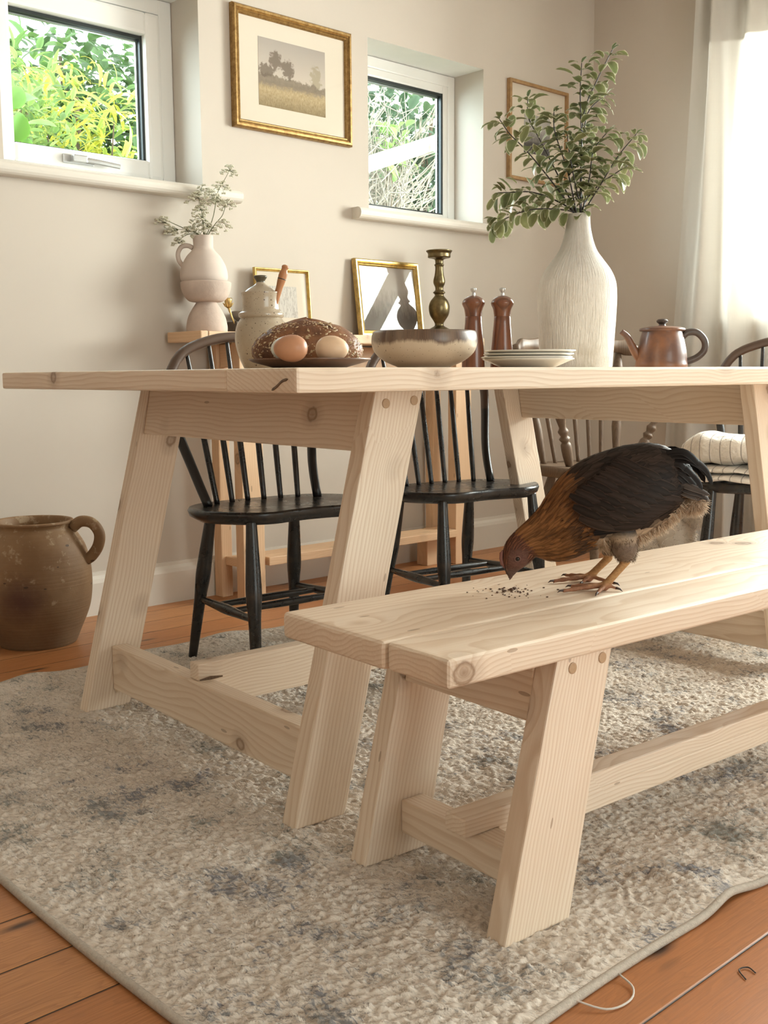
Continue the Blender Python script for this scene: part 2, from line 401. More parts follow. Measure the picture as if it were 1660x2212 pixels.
# right window behind the curtain
t = bpy.data.objects.new('window_3', None); COL.objects.link(t); struct(t); t.location = (XW + .15, (W3[0] + W3[1]) / 2, W3[2])
bm = B(); yc = (W3[1] - W3[0]) / 2; hz = W3[3] - W3[2]
for a0, a1, c0, c1 in ((-yc + .001, -yc + .06, .001, hz), (yc - .06, yc - .001, .001, hz), (-yc + .055, yc - .055, .0015, .06), (-yc + .055, yc - .055, hz - .06, hz - .001)):
    box(bm, (0, a0, c0), (.06, a1, c1), bev=.004)
for yy in (-.42,): box(bm, (.001, yy - .045, .055), (.059, yy + .045, hz - .055), bev=.004)
obj('window_frame', bm, upvc, t)
bm = B(); box(bm, (.028, -yc + .05, .05), (.031, yc - .05, hz - .05)); obj('glass_pane', bm, glass, t)
bm = B(); box(bm, (-.19, -yc - .08, -.035), (-.15, yc + .05, 0), bev=.01); box(bm, (-.155, -yc + .001, -.034), (-.001, yc - .001, .001)); obj('window_sill', bm, trimm, t)
# unseen glazed doors, added to let fill light in
t = bpy.data.objects.new('added_door_1', None); COL.objects.link(t); struct(t); t.location = (1.2, Y0 - .1, .02)
bm = B()
for k in range(2):
    xa = -.95 + .95 * k
    for a0, a1, c0, c1 in ((xa, xa + .09, 0, 2.179), (xa + .86, xa + .949, 0, 2.179), (xa + .085, xa + .865, .001, .12), (xa + .085, xa + .865, 2.08, 2.178)):
        box(bm, (a0 + .0005, -.03, c0), (a1, .03, c1), bev=.004)
obj('door_frame', bm, upvc, t)
bm = B(); box(bm, (-.90, -.003, .1), (.90, .003, 2.1)); obj('glass_pane', bm, glass, t)
t = bpy.data.objects.new('added_door_2', None); COL.objects.link(t); struct(t); t.location = (XW + .12, -.75, .02)
bm = B()
for ya in (-.499,):
    for a0, a1, c0, c1 in ((ya, ya + .09, 0, 2.129), (ya + .908, ya + .998, 0, 2.129), (ya + .085, ya + .915, .001, .12), (ya + .085, ya + .915, 2.03, 2.128)):
        box(bm, (-.03, a0 + .0005, c0), (.03, a1, c1), bev=.004)
obj('door_frame', bm, upvc, t)
bm = B(); box(bm, (-.003, -.48, .1), (.003, .48, 2.05)); obj('glass_pane', bm, glass, t)

# ------------------------------------------------------------------ rug
def fftnoise(nx, ny, sx, sy, ang, seed):
    g = np.random.default_rng(seed).standard_normal((ny, nx)); F = np.fft.fft2(g)
    ky = np.fft.fftfreq(ny)[:, None] * 2 * PI; kx = np.fft.fftfreq(nx)[None] * 2 * PI
    c, s = math.cos(ang), math.sin(ang); a = kx * c + ky * s; b = -kx * s + ky * c
    h = np.fft.ifft2(F * np.exp(-.5 * ((a * sx) ** 2 + (b * sy) ** 2))).real
    return h / h.std()
RX0, RX1, RY0, RY1 = .632, 3.05, .748, 2.575
st = .0024
nx, ny = int((RX1 - RX0) / st), int((RY1 - RY0) / st)
xs = np.linspace(RX0, RX1, nx); ys = np.linspace(RY0, RY1, ny); gx, gy = np.meshgrid(xs, ys)
h = .62 * fftnoise(nx, ny, 1.7, .45, 2.40, 1) + .45 * fftnoise(nx, ny, 1.2, .5, 2.65, 2) + .30 * fftnoise(nx, ny, 4, 1.2, 2.5, 3)
edge = np.minimum(np.minimum(gx - RX0, RX1 - gx), np.minimum(gy - RY0, RY1 - gy))
soft = np.clip(edge / .02, 0, 1)
gz = .0085 + soft * (.0032 + .0028 * np.clip(h, -2.0, 2.2))
def ruck(x0, y0, sx, sy, a):
    return a * np.exp(-((gx - x0) / sx) ** 2 - ((gy - y0) / sy) ** 2)
gz = gz + ruck(1.36, .80, .05, .07, .016) + ruck(1.12, RY1, .07, .1, .016) + ruck(1.40, RY1, .10, .07, .012) + ruck(1.72, RY1, .10, .07, .018) + ruck(2.0, RY1, .12, .06, .01)
# edges are not quite straight
gy2 = gy + np.where(gy > 2.3, (gy - 2.3) / (RY1 - 2.3), 0) * (.018 * np.sin(gx * 9.) + .012 * np.sin(gx * 21 + 1)) + np.where(gy < 1.0, (1.0 - gy) / .25, 0) * (.006 * np.sin(gx * 7) + .010 * np.exp(-((gx - 1.40) / .05) ** 2))
gx2 = gx + np.where(gx < .9, (.9 - gx) / .27, 0) * (.012 * np.sin(gy * 3.2 + .5))
verts = np.stack([gx2, gy2, gz], -1).reshape(-1, 3)
i = np.arange(ny - 1)[:, None] * nx + np.arange(nx - 1)[None]; i = i.ravel()
quads = np.stack([i, i + 1, i + nx + 1, i + nx], -1)
me = bpy.data.meshes.new('rug'); me.vertices.add(len(verts)); me.vertices.foreach_set('co', verts.ravel())
me.loops.add(len(quads) * 4); me.loops.foreach_set('vertex_index', quads.ravel().astype(np.int32))
me.polygons.add(len(quads)); me.polygons.foreach_set('loop_start', np.arange(len(quads), dtype=np.int32) * 4); me.polygons.foreach_set('loop_total', np.full(len(quads), 4, np.int32))
me.update(); me.validate()
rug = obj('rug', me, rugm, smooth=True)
tag(rug, 'faded cream and grey pile rug lying on the floorboards under table and bench', 'rug')
hemm = plain('rug_binding', (.50, .44, .37), .95, spec=.1, bump=.9, bs=420, bd=.002, var=.12, vs=160)
V = verts.reshape(ny, nx, 3); st8 = 4
loop = [V[0, k] for k in range(0, nx, st8)] + [V[k, nx - 1] for k in range(0, ny, st8)] + [V[ny - 1, k] for k in range(nx - 1, 0, -st8)] + [V[k, 0] for k in range(ny - 1, 0, -st8)]
bm = B(); tube(bm, [(p[0], p[1], max(.006, p[2] - .003)) for p in loop] + [(loop[0][0], loop[0][1], .006)], .0062, 8)
obj('binding', bm, hemm, rug, smooth=True)
thr = plain('cotton_thread', (.62, .56, .50), .9)
bm = B(); tube(bm, spline([(1.000, .752, .008), (1.02, .715, .003), (1.055, .706, .003), (1.083, .72, .003), (1.092, .748, .006)], 20), .0014, 6); obj('loose_thread', bm, thr, rug, smooth=True)['label'] = 'pale loose thread at the binding'
bm = B(); tube(bm, spline([(1.205, .633, .0015), (1.218, .650, .002), (1.232, .645, .0022), (1.228, .632, .0015)], 12), .0009, 5)
tag(obj('hairpin', bm, gasket, smooth=True), 'thin dark bent pin lying by the floorboard seam in front of the rug', 'hairpin')
bm = B(); lathe(bm, [(.009, 0), (.0095, .001), (.008, .002)], 20, (2.72, 2.515, .0005)); tag(obj('button', bm, plain('bone', (.8, .72, .6), .5)), 'small pale disc lying on the floorboards under the middle dark chair', 'button')

# ------------------------------------------------------------------ table and bench (splayed trestles)
def wor(x, y, z, th):
    return Vector((math.cos(th) * x - math.sin(th) * y, math.sin(th) * x + math.cos(th) * y, z))
TT, TB = -.0594, -.067
ZR = .0115
SK = .25
def place(bm, dx, dy):
    bmesh.ops.translate(bm, verts=list(bm.verts), vec=(-dx, -dy, 0)); return bm
def plug(par, name, x, y, z, n, r=.0085):
    bm = B(); lathe(bm, [(r, 0), (r, .0012), (r * .85, .0018)], 20)
    q = Vector((0, 0, 1)).rotation_difference(Vector(n)).to_matrix().to_4x4(); q.translation = (x, y, z)
    bmesh.ops.transform(bm, matrix=q, verts=list(bm.verts)); return obj(name, bm, plugm, par)
CX, CY = 1.78, 1.862
tbl = thing('dining_table', 'pale raw pine trestle dining table with splayed legs, standing on the rug', 'table', wor(CX, CY, 0, TT), TT)
TZ0, TZ1 = .745, .782
def tboard(name, lo, hi, m, bev=.005, parent=tbl, cx=CX, cy=CY):
    bm = B(); box(bm, lo, hi, bev=bev); return obj(name, place(bm, cx, cy), m, parent)
tboard('tabletop_board', (.88, 1.274, TZ0), (2.68, 1.468, TZ1), pine['x'])
for k in range(3):
    ya = 1.4685 + k * .3275
    tboard('tabletop_board', (.9805, ya, TZ0), (2.5795, ya + .327, TZ1 - .0004), pine['x'], .003)
tboard('breadboard_end', (.881, 1.4685, TZ0 + .001), (.980, 2.450, TZ1), pine['y'])
tboard('breadboard_end', (2.580, 1.4685, TZ0 + .001), (2.679, 2.450, TZ1), pine['y'])
legY = ((1.429, 1.468), (2.262, 2.301))
for sgn in (1, -1):
    for ya, yb in legY:
        bm = B(); x0 = .967 if sgn > 0 else 2 * CX - .967 - .107
        t = bmesh.new(); box(t, (0, ya, ZR), (.107, yb, TZ0 - .0005), bev=.003)
        for v in t.verts: v.co.x = (.967 + v.co.x + SK * (v.co.z - ZR)) if sgn > 0 else (2 * CX - .967 - v.co.x - SK * (v.co.z - ZR))
        if sgn < 0: bmesh.ops.reverse_faces(t, faces=list(t.faces))
        merge(bm, t); obj('leg', place(bm, CX, CY), leanwood[sgn], tbl)
    def mir(x): return x if sgn > 0 else 2 * CX - x
    def rail(name, xa, xb, z0, z1, ya=1.4685, yb=2.2615, k=0.0, m=pine['y']):
        t = bmesh.new(); box(t, (0, ya, z0), (xb - xa, yb, z1), bev=.004)
        for v in t.verts: v.co.x = mir(xa + v.co.x + k * (v.co.z - z0))
        if sgn < 0: bmesh.ops.reverse_faces(t, faces=list(t.faces))
        return obj(name, place(t, CX, CY), m, tbl)
    rail('apron', 1.132, 1.172, .640, TZ0 - .0006, k=.2)
    rail('lower_rail', 1.034, 1.075, .056, .158)
bm = B(); box(bm, (1.040, 1.873, .1585), (2 * CX - 1.040, 1.907, .193), bev=.003); box(bm, (1.0755, 1.873, .100), (2 * CX - 1.0755, 1.907, .160), bev=.002)
obj('stretcher_beam', place(bm, CX, CY), pine['x'], tbl)
for xx, zz in ((1.172, .722), (1.236, .726)): plug(tbl, 'dowel_plug', xx - CX, 1.429 - CY, zz, (0, -1, 0))
for xx, zz in ((2 * CX - 1.178, .718),): plug(tbl, 'dowel_plug', xx - CX, 1.429 - CY, zz, (0, -1, 0))
bm = B(); tube(bm, [(1.040, 1.866, .162), (1.062, 1.862, .164), (1.085, 1.852, .166)], [.0015, .004, .0015], 6, flat=.4); obj('split_sliver', place(bm, CX, CY), greyw, tbl)['label'] = 'dark split sliver where the beam is notched over the rail'

bm = B(); tube(bm, spline([(.8795, 1.338, .7495), (.8795, 1.325, .7545), (.8795, 1.310, .7625), (.8795, 1.295, .7655)], 12), [.0008] + [.0022] * 11 + [.0006], 6, flat=.5); obj('end_split', place(bm, CX, CY), greyw, tbl)['label'] = 'dark curved split in the end grain'

bn = thing('bench', 'pale raw pine two-plank bench in front of the table, with splayed legs', 'bench', wor(1.65, 1.11, 0, TB), TB)
BX0, BX1 = .845, 2.46; BC = (1.65, 1.11); BCX = 1.65
bm = B(); box(bm, (BX0, .930, .392), (BX1, 1.048, .430), bev=.0075, seg=3); obj('seat_plank', place(bm, *BC), pine['x'], bn)
bm = B(); box(bm, (BX0 - .004, 1.0505, .3915), (BX1, 1.285, .4302), bev=.0085, seg=3); obj('seat_plank', place(bm, *BC), pine['x'], bn)
for sgn in (1, -1):
    for ya, yb in ((.947, .984), (1.252, 1.289)):
        t = bmesh.new(); box(t, (0, ya, ZR), (.128, yb, .3912), bev=.003)
        for v in t.verts:
            X = .962 + v.co.x * (1 - .12 * (v.co.z - ZR) / .38) + .255 * (v.co.z - ZR); v.co.x = X if sgn > 0 else 2 * BCX - X
        if sgn < 0: bmesh.ops.reverse_faces(t, faces=list(t.faces))
        obj('leg', place(t, *BC), leanwood[sgn], bn)
    def brail(name, xa, xb, z0, z1, k=0):
        t = bmesh.new(); box(t, (0, .9845, z0), (xb - xa, 1.2515, z1), bev=.003)
        for v in t.verts:
            X = xa + v.co.x + k * (v.co.z - z0); v.co.x = X if sgn > 0 else 2 * BCX - X
        if sgn < 0: bmesh.ops.reverse_faces(t, faces=list(t.faces))
        obj(name, place(t, *BC), pine['y'], bn)
    brail('apron', 1.045, 1.088, .296, .3910, .1)
    brail('lower_rail', 1.036, 1.080, .050, .104)
bm = B(); box(bm, (1.012, 1.078, .1045), (2 * BCX - 1.012, 1.122, .134), bev=.004); box(bm, (1.081, 1.078, .072), (2 * BCX - 1.081, 1.122, .106), bev=.002)
obj('stretcher_beam', place(bm, *BC), pine['x'], bn)
for xx, zz in ((1.088, .373), (1.150, .377)): plug(bn, 'dowel_plug', xx - BC[0], .947 - BC[1], zz, (0, -1, 0), .008)

# ------------------------------------------------------------------ hoop-back chairs
def seat_mesh(poly, z0, z1, dish=.008):
    n = len(poly); bm = B()
    rings = []
    prof = [(1.0 - .10, z0), (1 - .02, z0 + .012), (1.0, z1 - .007), (.985, z1), (.8, z1 - dish * .4), (.5, z1 - dish), (.15, z1 - dish)]
    for s, z in prof:
        rings.append([bm.verts.new((x * s, y * s, z)) for x, y in poly])
    for a, b in zip(rings, rings[1:]):
        for k in range(n): bm.faces.new((a[k], a[(k + 1) % n], b[(k + 1) % n], b[k]))
    bm.faces.new(list(reversed(rings[0]))); bm.faces.new(rings[-1]); return bm
def turned(p0, p1, prof, n=14):
    """list of (t, radius) along p0..p1"""
    p0, p1 = Vector(p0), Vector(p1); S = spline(prof, 26)
    bm = B(); tube(bm, [p0.lerp(p1, float(s[0])) for s in S], [max(.003, float(s[1])) for s in S], n); return bm
def hoop_pt(a, zs=.44, H=.435, lean=.30):
    """outline of the bent hoop: a from 0 (left foot) to 1 (right foot)"""
    key = [(-.172, 0), (-.190, .10), (-.218, .22), (-.222, .31), (-.178, .39), (-.09, .428), (0, .440), (.09, .428), (.178, .39), (.222, .31), (.218, .22), (.190, .10), (.172, 0)]
    S = spline(key, 96); p = S[min(len(S) - 1, int(a * (len(S) - 1)))]
    return Vector((p[0], .118 + .150 * (1 - math.exp(-max(0, p[1]) / .25)), zs + p[1] - .004))
def hoop_chair(label, loc, rz, group=None, seat_z=.44):
    t = thing('hoop_back_chair', label, 'chair', loc, rz, group)
    half = [(0, .188), (.10, .186), (.18, .166), (.235, .115), (.258, .05), (.250, -.005), (.215, -.060), (.170, -.100), (.12, -.114), (.06, -.104), (0, -.098)]
    S = spline(half, 45); poly = [(float(p[0]), float(p[1])) for p in S]
    poly = poly + [(-x, y) for x, y in reversed(poly[1:-1])]
    poly = list(reversed(poly)); obj('seat', seat_mesh(poly, seat_z - .032, seat_z), black, t, smooth=True)
    bm = B(); pts = [hoop_pt(k / 60, seat_z) for k in range(61)]; tube(bm, pts, [.0135 + .003 * math.sin(PI * k / 60) for k in range(61)], 12, flat=.85, up=(0, 1, 0)); obj('hoop', bm, brownblack, t, smooth=True)
    for k in range(6):
        u = (k - 2.5) / 2.5; xb = u * .128; 
        best = min((hoop_pt(q / 400, seat_z) for q in range(80, 321)), key=lambda p: abs(p.x - u * .158))
        yb = .150 + .014 * (1 - u * u)
        bm = turned((xb, yb, seat_z - .006), best, [(0, .0072), (.3, .0082), (.65, .0070), (1, .0052)], 10); obj('spindle', bm, black, t, smooth=True)
    feet = {}
    for sx in (-1, 1):
        for nm, (xt, yt, xf, yf) in dict(f=(.166, -.080, .188, -.125), b=(.132, .175, .166, .240)).items():
            bm = turned((sx * xt, yt, seat_z - .02), (sx * xf, yf, .0122), [(0, .0135), (.1, .0150), (.35, .0195), (.46, .0200), (.6, .0160), (.8, .0140), (1, .0115)]); obj('leg', bm, black, t, smooth=True)
            feet[sx, nm] = lambda s, a=Vector((sx * xt, yt, seat_z - .02)), b=Vector((sx * xf, yf, .0122)): a.lerp(b, s)
    mids = []
    for sx in (-1, 1):
        a, b = feet[sx, 'f'](.60), feet[sx, 'b'](.60); mids.append(a.lerp(b, .5))
        obj('side_stretcher', turned(a, b, [(0, .0075), (.25, .0105), (.5, .0135), (.75, .0105), (1, .0075)]), black, t, smooth=True)
    obj('cross_stretcher', turned(mids[0] + Vector((0, -.03, 0)), mids[1] + Vector((0, -.03, 0)), [(0, .0075), (.5, .0105), (1, .0075)]), black, t, smooth=True)
    obj('cross_stretcher', turned(mids[0] + Vector((0, .06, 0)), mids[1] + Vector((0, .06, 0)), [(0, .0075), (.5, .0105), (1, .0075)]), black, t, smooth=True)
    return t
def make_brownblack():
    t = NT('worn_brown_lacquer'); o = t.obj(); n = t.noise(o, 14, 5, .65); z = t.sep(o)[2]
    f = t.math('MULTIPLY', t.ramp(z, [(.0, 0), (1, 1)]), 1.)
    worn = t.ramp(t.math('ADD', t.math('MULTIPLY', z, 1.25), t.math('MULTIPLY', n, .3)), [(.95, 0), (1.12, 1)])
    c = t.mix(worn, (.013, .011, .010), (.085, .050, .033))
    return t.set(color=c, rough=.36, spec=.5)
brownblack = make_brownblack()
def chair_at(cx, cy, rz):
    off = Matrix.Rotation(rz, 3, 'Z') @ Vector((0, .14, 0)); return (cx - off.x, cy - off.y, 0)
hoop_chair('black hoop-back spindle chair at the left end of the table, nearest the big jar', chair_at(1.705, 2.345, math.radians(-4)), math.radians(-4), 'black hoop-back chairs')
hoop_chair('second black hoop-back chair from the left, behind the table, level with the candlestick', chair_at(2.36, 2.295, math.radians(-9)), math.radians(-9), 'black hoop-back chairs')
ph4 = math.radians(-72); C4 = (3.075, 1.585)
c4 = hoop_chair('black hoop-back chair at the right end of the table, with a striped blanket on it', C4 + (0,), ph4, 'black hoop-back chairs')

# ------------------------------------------------------------------ old wooden armchair in the corner
t = thing('wooden_armchair', 'worn grey-brown spindle armchair with turned posts standing in the room corner', 'chair', (3.225, 2.31, 0), math.radians(-14))
half = [(0, .20), (.12, .198), (.20, .175), (.245, .10), (.25, 0), (.235, -.12), (.17, -.185), (.08, -.195), (0, -.19)]
S = spline(half, 40); poly = [(float(p[0]), float(p[1])) for p in S]; poly = list(reversed(poly + [(-x, y) for x, y in reversed(poly[1:-1])]))
obj('seat', seat_mesh(poly, .405, .445, .006), greyw, t, smooth=True)
tp = [(0, .0105), (.08, .012), (.30, .019), (.42, .0155), (.47, .021), (.50, .015), (.54, .023), (.58, .016), (.62, .022), (.66, .013), (.8, .020), (.92, .013), (1, .011)]
for sx in (-1, 1):
    obj('back_post', turned((sx * .170, .145, .44), (sx * .232, .215, .87), tp), greyw, t, smooth=True)
    obj('arm_post', turned((sx * .150, .02, .44), (sx * .245, -.03, .665), [(0, .014), (.18, .0185), (.36, .019), (.40, .012), (.46, .020), (.50, .012), (.58, .0195), (.64, .012), (.85, .021), (1, .012)]), greyw, t, smooth=True)
    bm = B(); tube(bm, spline([(sx * .222, .205, .675), (sx * .262, .10, .684), (sx * .268, -.02, .682), (sx * .25, -.09, .668)], 20), [.017] * 9 + [.022] * 6 + [.020] * 6, 10, flat=.7); obj('arm', bm, greyw, t, smooth=True)
for k in range(5):
    u = (k - 2) / 2; obj('spindle', turned((u * .108, .158, .44), (u * .155, .222, .86), [(0, .0075), (.5, .0090), (1, .0065)]), greyw, t, smooth=True)
n = 40; bm = B(); rows = []
for k in range(n + 1):
    u = -1 + 2 * k / n; x = u * .285; y = .220 - .045 * u * u
    e = abs(u); top = .905 + .012 * math.cos(u * PI) - (.014 if e > .93 else 0) + .006 * math.exp(-((e - .86) / .07) ** 2); bot = .842 + .010 * math.exp(-((e - .72) / .1) ** 2) - .004 * (e > .85) + (.012 if e > .95 else 0)
    rows.append([bm.verts.new((x, y - .011, bot)), bm.verts.new((x, y + .011, bot)), bm.verts.new((x, y + .013, top - .004)), bm.verts.new((x, y, top)), bm.verts.new((x, y - .011, top - .004))])
for a, b in zip(rows, rows[1:]):
    for k in range(5): bm.faces.new((a[k], a[(k + 1) % 5], b[(k + 1) % 5], b[k]))
bm.faces.new(rows[0]); bm.faces.new(list(reversed(rows[-1]))); bmesh.ops.recalc_face_normals(bm, faces=list(bm.faces))
obj('crest_rail', bm, greyw, t, smooth=True)
for sx in (-1, 1):
    for yt, yf in ((-.12, -.19), (.12, .20)):
        obj('leg', turned((sx * .15, yt, .41), (sx * .205, yf, .001), [(0, .014), (.2, .020), (.35, .014), (.42, .021), (.6, .017), (.8, .013), (1, .014)]), greyw, t, smooth=True)
    obj('side_stretcher', turned((sx * .181, -.155, .17), (sx * .181, .163, .17), [(0, .009), (.5, .014), (1, .009)]), greyw, t, smooth=True)
obj('cross_stretcher', turned((-.181, 0, .17), (.181, 0, .17), [(0, .009), (.5, .013), (1, .009)]), greyw, t, smooth=True)

# ------------------------------------------------------------------ console along the back wall
cs = thing('console_table', 'narrow orange-toned pine console table against the back wall under the windows', 'console table', (2.61, 3.055, 0))
def cbox(name, lo, hi, m, bev=.003):
    bm = B(); box(bm, lo, hi, bev=bev); return obj(name, place(bm, 2.61, 3.055), m, cs)
cbox('top', (1.954, 2.95, .884), (3.275, 3.155, .916), cons['x'], .004)
cbox('end_cap', (1.925, 2.952, .882), (1.9535, 3.155, .917), cons['y'], .004)
for x0, x1 in ((2.085, 2.13), (3.135, 3.18)):
    cbox('leg', (x0, 3.105, 0), (x1, 3.150, .8835), cons['z'])
    cbox('leg', (x0 + .01, 2.985, 0), (x1 + .055, 3.03, .8835), cons['z'])
    cbox('cross_piece', (x0 + .012, 3.031, .80), (x1 - .002, 3.104, .878), cons['y'])
    cbox('foot_block', (x0 - .10, 3.04, .0), (x0 - .04, 3.10, .114), cons['z']) if x0 > 3 else None
cbox('shelf', (2.10, 3.0305, .115), (3.17, 3.104, .145), cons['x'])
cbox('shelf', (2.195, 2.975, .1152), (3.144, 3.030, .1452), cons['x'])
cbox('back_rail', (2.131, 3.125, .79), (3.169, 3.150, .878), cons['x'])
# ------------------------------------------------------------------ pottery and tableware on the table
TZ = TZ1 + .0004
def jt(seed, amp):
    ph = [random.Random(seed).uniform(0, 6.28) for _ in range(6)]
    return lambda a, z: amp * (math.sin(2 * a + ph[0] + z * 9) + .6 * math.sin(3 * a + ph[1] - z * 17) + .4 * math.sin(5 * a + ph[2] + z * 31))
def lathed(name, prof, mat, parent=None, n=64, loc=(0, 0, 0), jit=None, k=90, cap=True):
    bm = B(); P = spline(prof, k); lathe(bm, [(max(.0004, float(p[0])), float(p[1])) for p in P], n, (0, 0, 0), cap, jit); return obj(name, bm, mat, parent, loc, smooth=True)
def lathed_raw(name, prof, mat, parent=None, n=64, loc=(0, 0, 0), jit=None):
    bm = B(); lathe(bm, prof, n, (0, 0, 0), True, jit); o = obj(name, bm, mat, parent, loc, smooth=False)
    o.data.polygons.foreach_set('use_smooth', [True] * len(o.data.polygons)); o.data.set_sharp_from_angle(angle=math.radians(38)); return o
def speck(name, base, dark, spot, rough=.35, dens=.5, sc=70, thr=.10, glaze_z=None, glaze=None, bumpy=0, coat=0):
    t = NT(name); o = t.obj(); n = t.noise(o, 9, 5, .6)
    c = t.mix(t.ramp(n, [(.35, 0), (.7, 1)]), base, dark)
    z = t.sep(o)[2]
    if glaze_z is not None:
        x, y, _ = t.sep(o); ang = t.math('ARCTAN2', y, x)
        w = t.noise(t.comb(t.math('MULTIPLY', ang, 1.1), 0., 0.), 1.1, 4, .6)
        edge = t.math('ADD', z, t.math('MULTIPLY', t.math('SUBTRACT', w, .5), .05))
        streak = t.noise(t.comb(t.math('MULTIPLY', ang, 38.), t.math('MULTIPLY', z, 22.), 0.), 1., 3, .6)
        g = t.ramp(t.math('ADD', edge, t.math('MULTIPLY', streak, .012)), [(glaze_z, 0), (glaze_z + .005, 1)])
        gc = t.mix(t.ramp(streak, [(.35, 0), (.65, 1)]), glaze, tuple(v * 1.9 for v in glaze))
        c = t.mix(t.math('MULTIPLY', g, t.ramp(t.noise(t.comb(t.math('MULTIPLY', ang, .8), 3., 0.), 1.3, 2), [(.36, .55), (.55, 1)])), c, gc)
    v = t.vor(o, sc); m = t.math('MULTIPLY', t.math('LESS_THAN', v[0], thr), t.math('GREATER_THAN', t.sep(v[1])[0], dens))
    v2 = t.vor(o, sc * 2.3); m2 = t.math('MULTIPLY', t.math('LESS_THAN', v2[0], thr), t.math('GREATER_THAN', t.sep(v2[1])[1], dens))
    c = t.mix(t.math('MULTIPLY', t.math('MAXIMUM', m, m2), .8), c, spot)
    if bumpy: t.bump(t.noise(o, 70, 4, .6), bumpy, .001)
    return t.set(color=c, rough=rough, coat=coat, spec=.5)
honeym = speck('honey_jar_glaze', (.44, .355, .255), (.34, .26, .175), (.06, .03, .017), .25, .25, 95, .15, coat=.15)
bowlm = speck('bowl_glaze', (.57, .46, .34), (.49, .38, .27), (.08, .04, .025), .36, .55, 75, .13, .0600, (.060, .030, .016))
pinkm = plain('matte_clay', (.62, .52, .455), .85, spec=.2, var=.04, vs=9, bump=.12, bs=110)
roughclay = plain('rough_plaster', (.57, .455, .385), .92, spec=.15, var=.10, vs=17, bump=.5, bs=45, bd=.003)

# honey jar with lid, dipper
t = thing('honey_jar', 'speckled beige stoneware jar with a knobbed lid, behind the seeded loaf', 'jar', (1.309, 1.785, TZ))
K = .000942
def prof_px(pts, k): return [(r * k, z * k) for r, z in pts]
lathed('body', prof_px([(30, 0), (38, 3), (50, 30), (57, 62), (54, 92), (46, 107), (44.5, 110), (48, 113), (48, 120), (43, 124), (40, 132), (40, 150), (42, 163), (41, 164.5), (37.5, 163), (36, 150), (36, 140)], K), honeym, t)
ld = lathed('lid', prof_px([(36, 150), (37, 161), (35, 165), (27, 172), (14, 180), (10, 184), (9, 189), (12.5, 194), (14, 197.5), (11, 199.5), (1, 200)], K), honeym, t)
lathed('knob', prof_px([(9.2, 185.4), (9.6, 189), (13, 194), (14.4, 197.5), (11.4, 200.2), (1, 200.8)], K), plain('dark_glaze', (.09, .075, .045), .3), ld, loc=(0, 0, 0))
t2 = thing('honey_dipper', 'turned wooden honey dipper handle sticking up out of the speckled jar', 'dipper', (1.309, 1.785, TZ))
d0 = Vector((.006, -.022, .10)); d1 = d0 + Vector((.026, -.021, .108))
bm = turned(d0, d1, [(0, .006), (.55, .0068), (.70, .0082), (.84, .0086), (.90, .0068), (.93, .0064), (.965, .0072), (.99, .005), (1, .001)], 16); obj('handle', bm, beechw, t2, smooth=True)
bm = B(); a, b = d0.lerp(d1, .735), d0.lerp(d1, .75); tube(bm, [a, b], .0086, 16); obj('burnt_ring', bm, gasket, t2, smooth=True)

# wooden plate with loaf and eggs
pl = (1.198, 1.492)
lathed_raw('wooden_plate', [(.030, 0), (.060, 0), (.068, .003), (.100, .0115), (.1075, .0155), (.1075, .0175), (.103, .0175), (.070, .0085), (.02, .0072), (.0004, .0072)], platew, None, 72, (pl[0], pl[1], TZ))
tag(bpy.data.objects['wooden_plate'], 'dark wooden plate near the table corner holding the loaf and eggs', 'plate')
def crust():
    t = NT('bread_crust'); o = t.obj(); n = t.noise(o, 38, 5, .65); n2 = t.noise(t.vec('MULTIPLY', o, (30, 90, 30)), 1.2, 4, .6); z = t.sep(o)[2]
    c = t.mix(t.ramp(n, [(.35, 0), (.68, 1)]), (.095, .034, .013), (.25, .10, .038))
    c = t.mix(t.ramp(t.noise(o, 14, 3), [(.5, 0), (.7, .7)]), c, (.34, .15, .06))
    t.bump(t.math('ADD', n, n2), .8, .004)
    return t.set(color=c, rough=.5, spec=.45)
lc = (1.229, 1.538); lz = TZ + .0102
lf = thing('bread_loaf', 'dark brown oval loaf covered in seeds, on the wooden plate behind the eggs', 'bread', (lc[0], lc[1], lz), -YAW)
nu, nv = 72, 40; vs = []; rnd = random.Random(3)
ridge = fftnoise(nu, nv, 3, 2, 0, 11)
def loaf(a, p):
    ca, sa = math.cos(a), math.sin(a)
    pe = max(0., (p - .42) / (PI / 2 - .42)) * PI / 2; low = 1 - .09 * max(0, (.42 - p) / .42) ** 2; cp = max(0., math.cos(pe))
    x = .1005 * math.copysign(abs(ca) ** .9, ca) * cp ** .8 * low if abs(ca) > 1e-6 else 0
    y = .056 * math.copysign(abs(sa) ** .95, sa) * cp ** .75 * low if abs(sa) > 1e-6 else 0
    s = math.sin(p); hh = .077
    z = hh * (.30 * min(1, p / .42) + .70 * math.sin(pe) ** 1.05 * (1 - .18 * (abs(x) / .1)))
    z += .004 * math.exp(-((y - .006 * math.sin(x * 40)) / .006) ** 2) * (s > .6) * math.exp(-(x / .06) ** 2)
    return Vector((x, y, z))
for j in range(nv + 1):
    for k in range(nu):
        p = loaf(2 * PI * k / nu, (PI / 2) * j / nv); p += Vector((0, 0, 1)) * .0009 * ridge[min(j, nv - 1), k] * (j > 3); vs.append(p)
fs = [(j * nu + k, j * nu + (k + 1) % nu, (j + 1) * nu + (k + 1) % nu, (j + 1) * nu + k) for j in range(nv) for k in range(nu)] + [tuple(reversed(range(nu)))]
pydata('crumb_and_crust', vs, fs, crust(), lf, smooth=True)
seedm = [plain('pale_seed', (.50, .36, .21), .5), plain('brown_seed', (.23, .12, .055), .5)]
sv, sf, smi = [], [], []
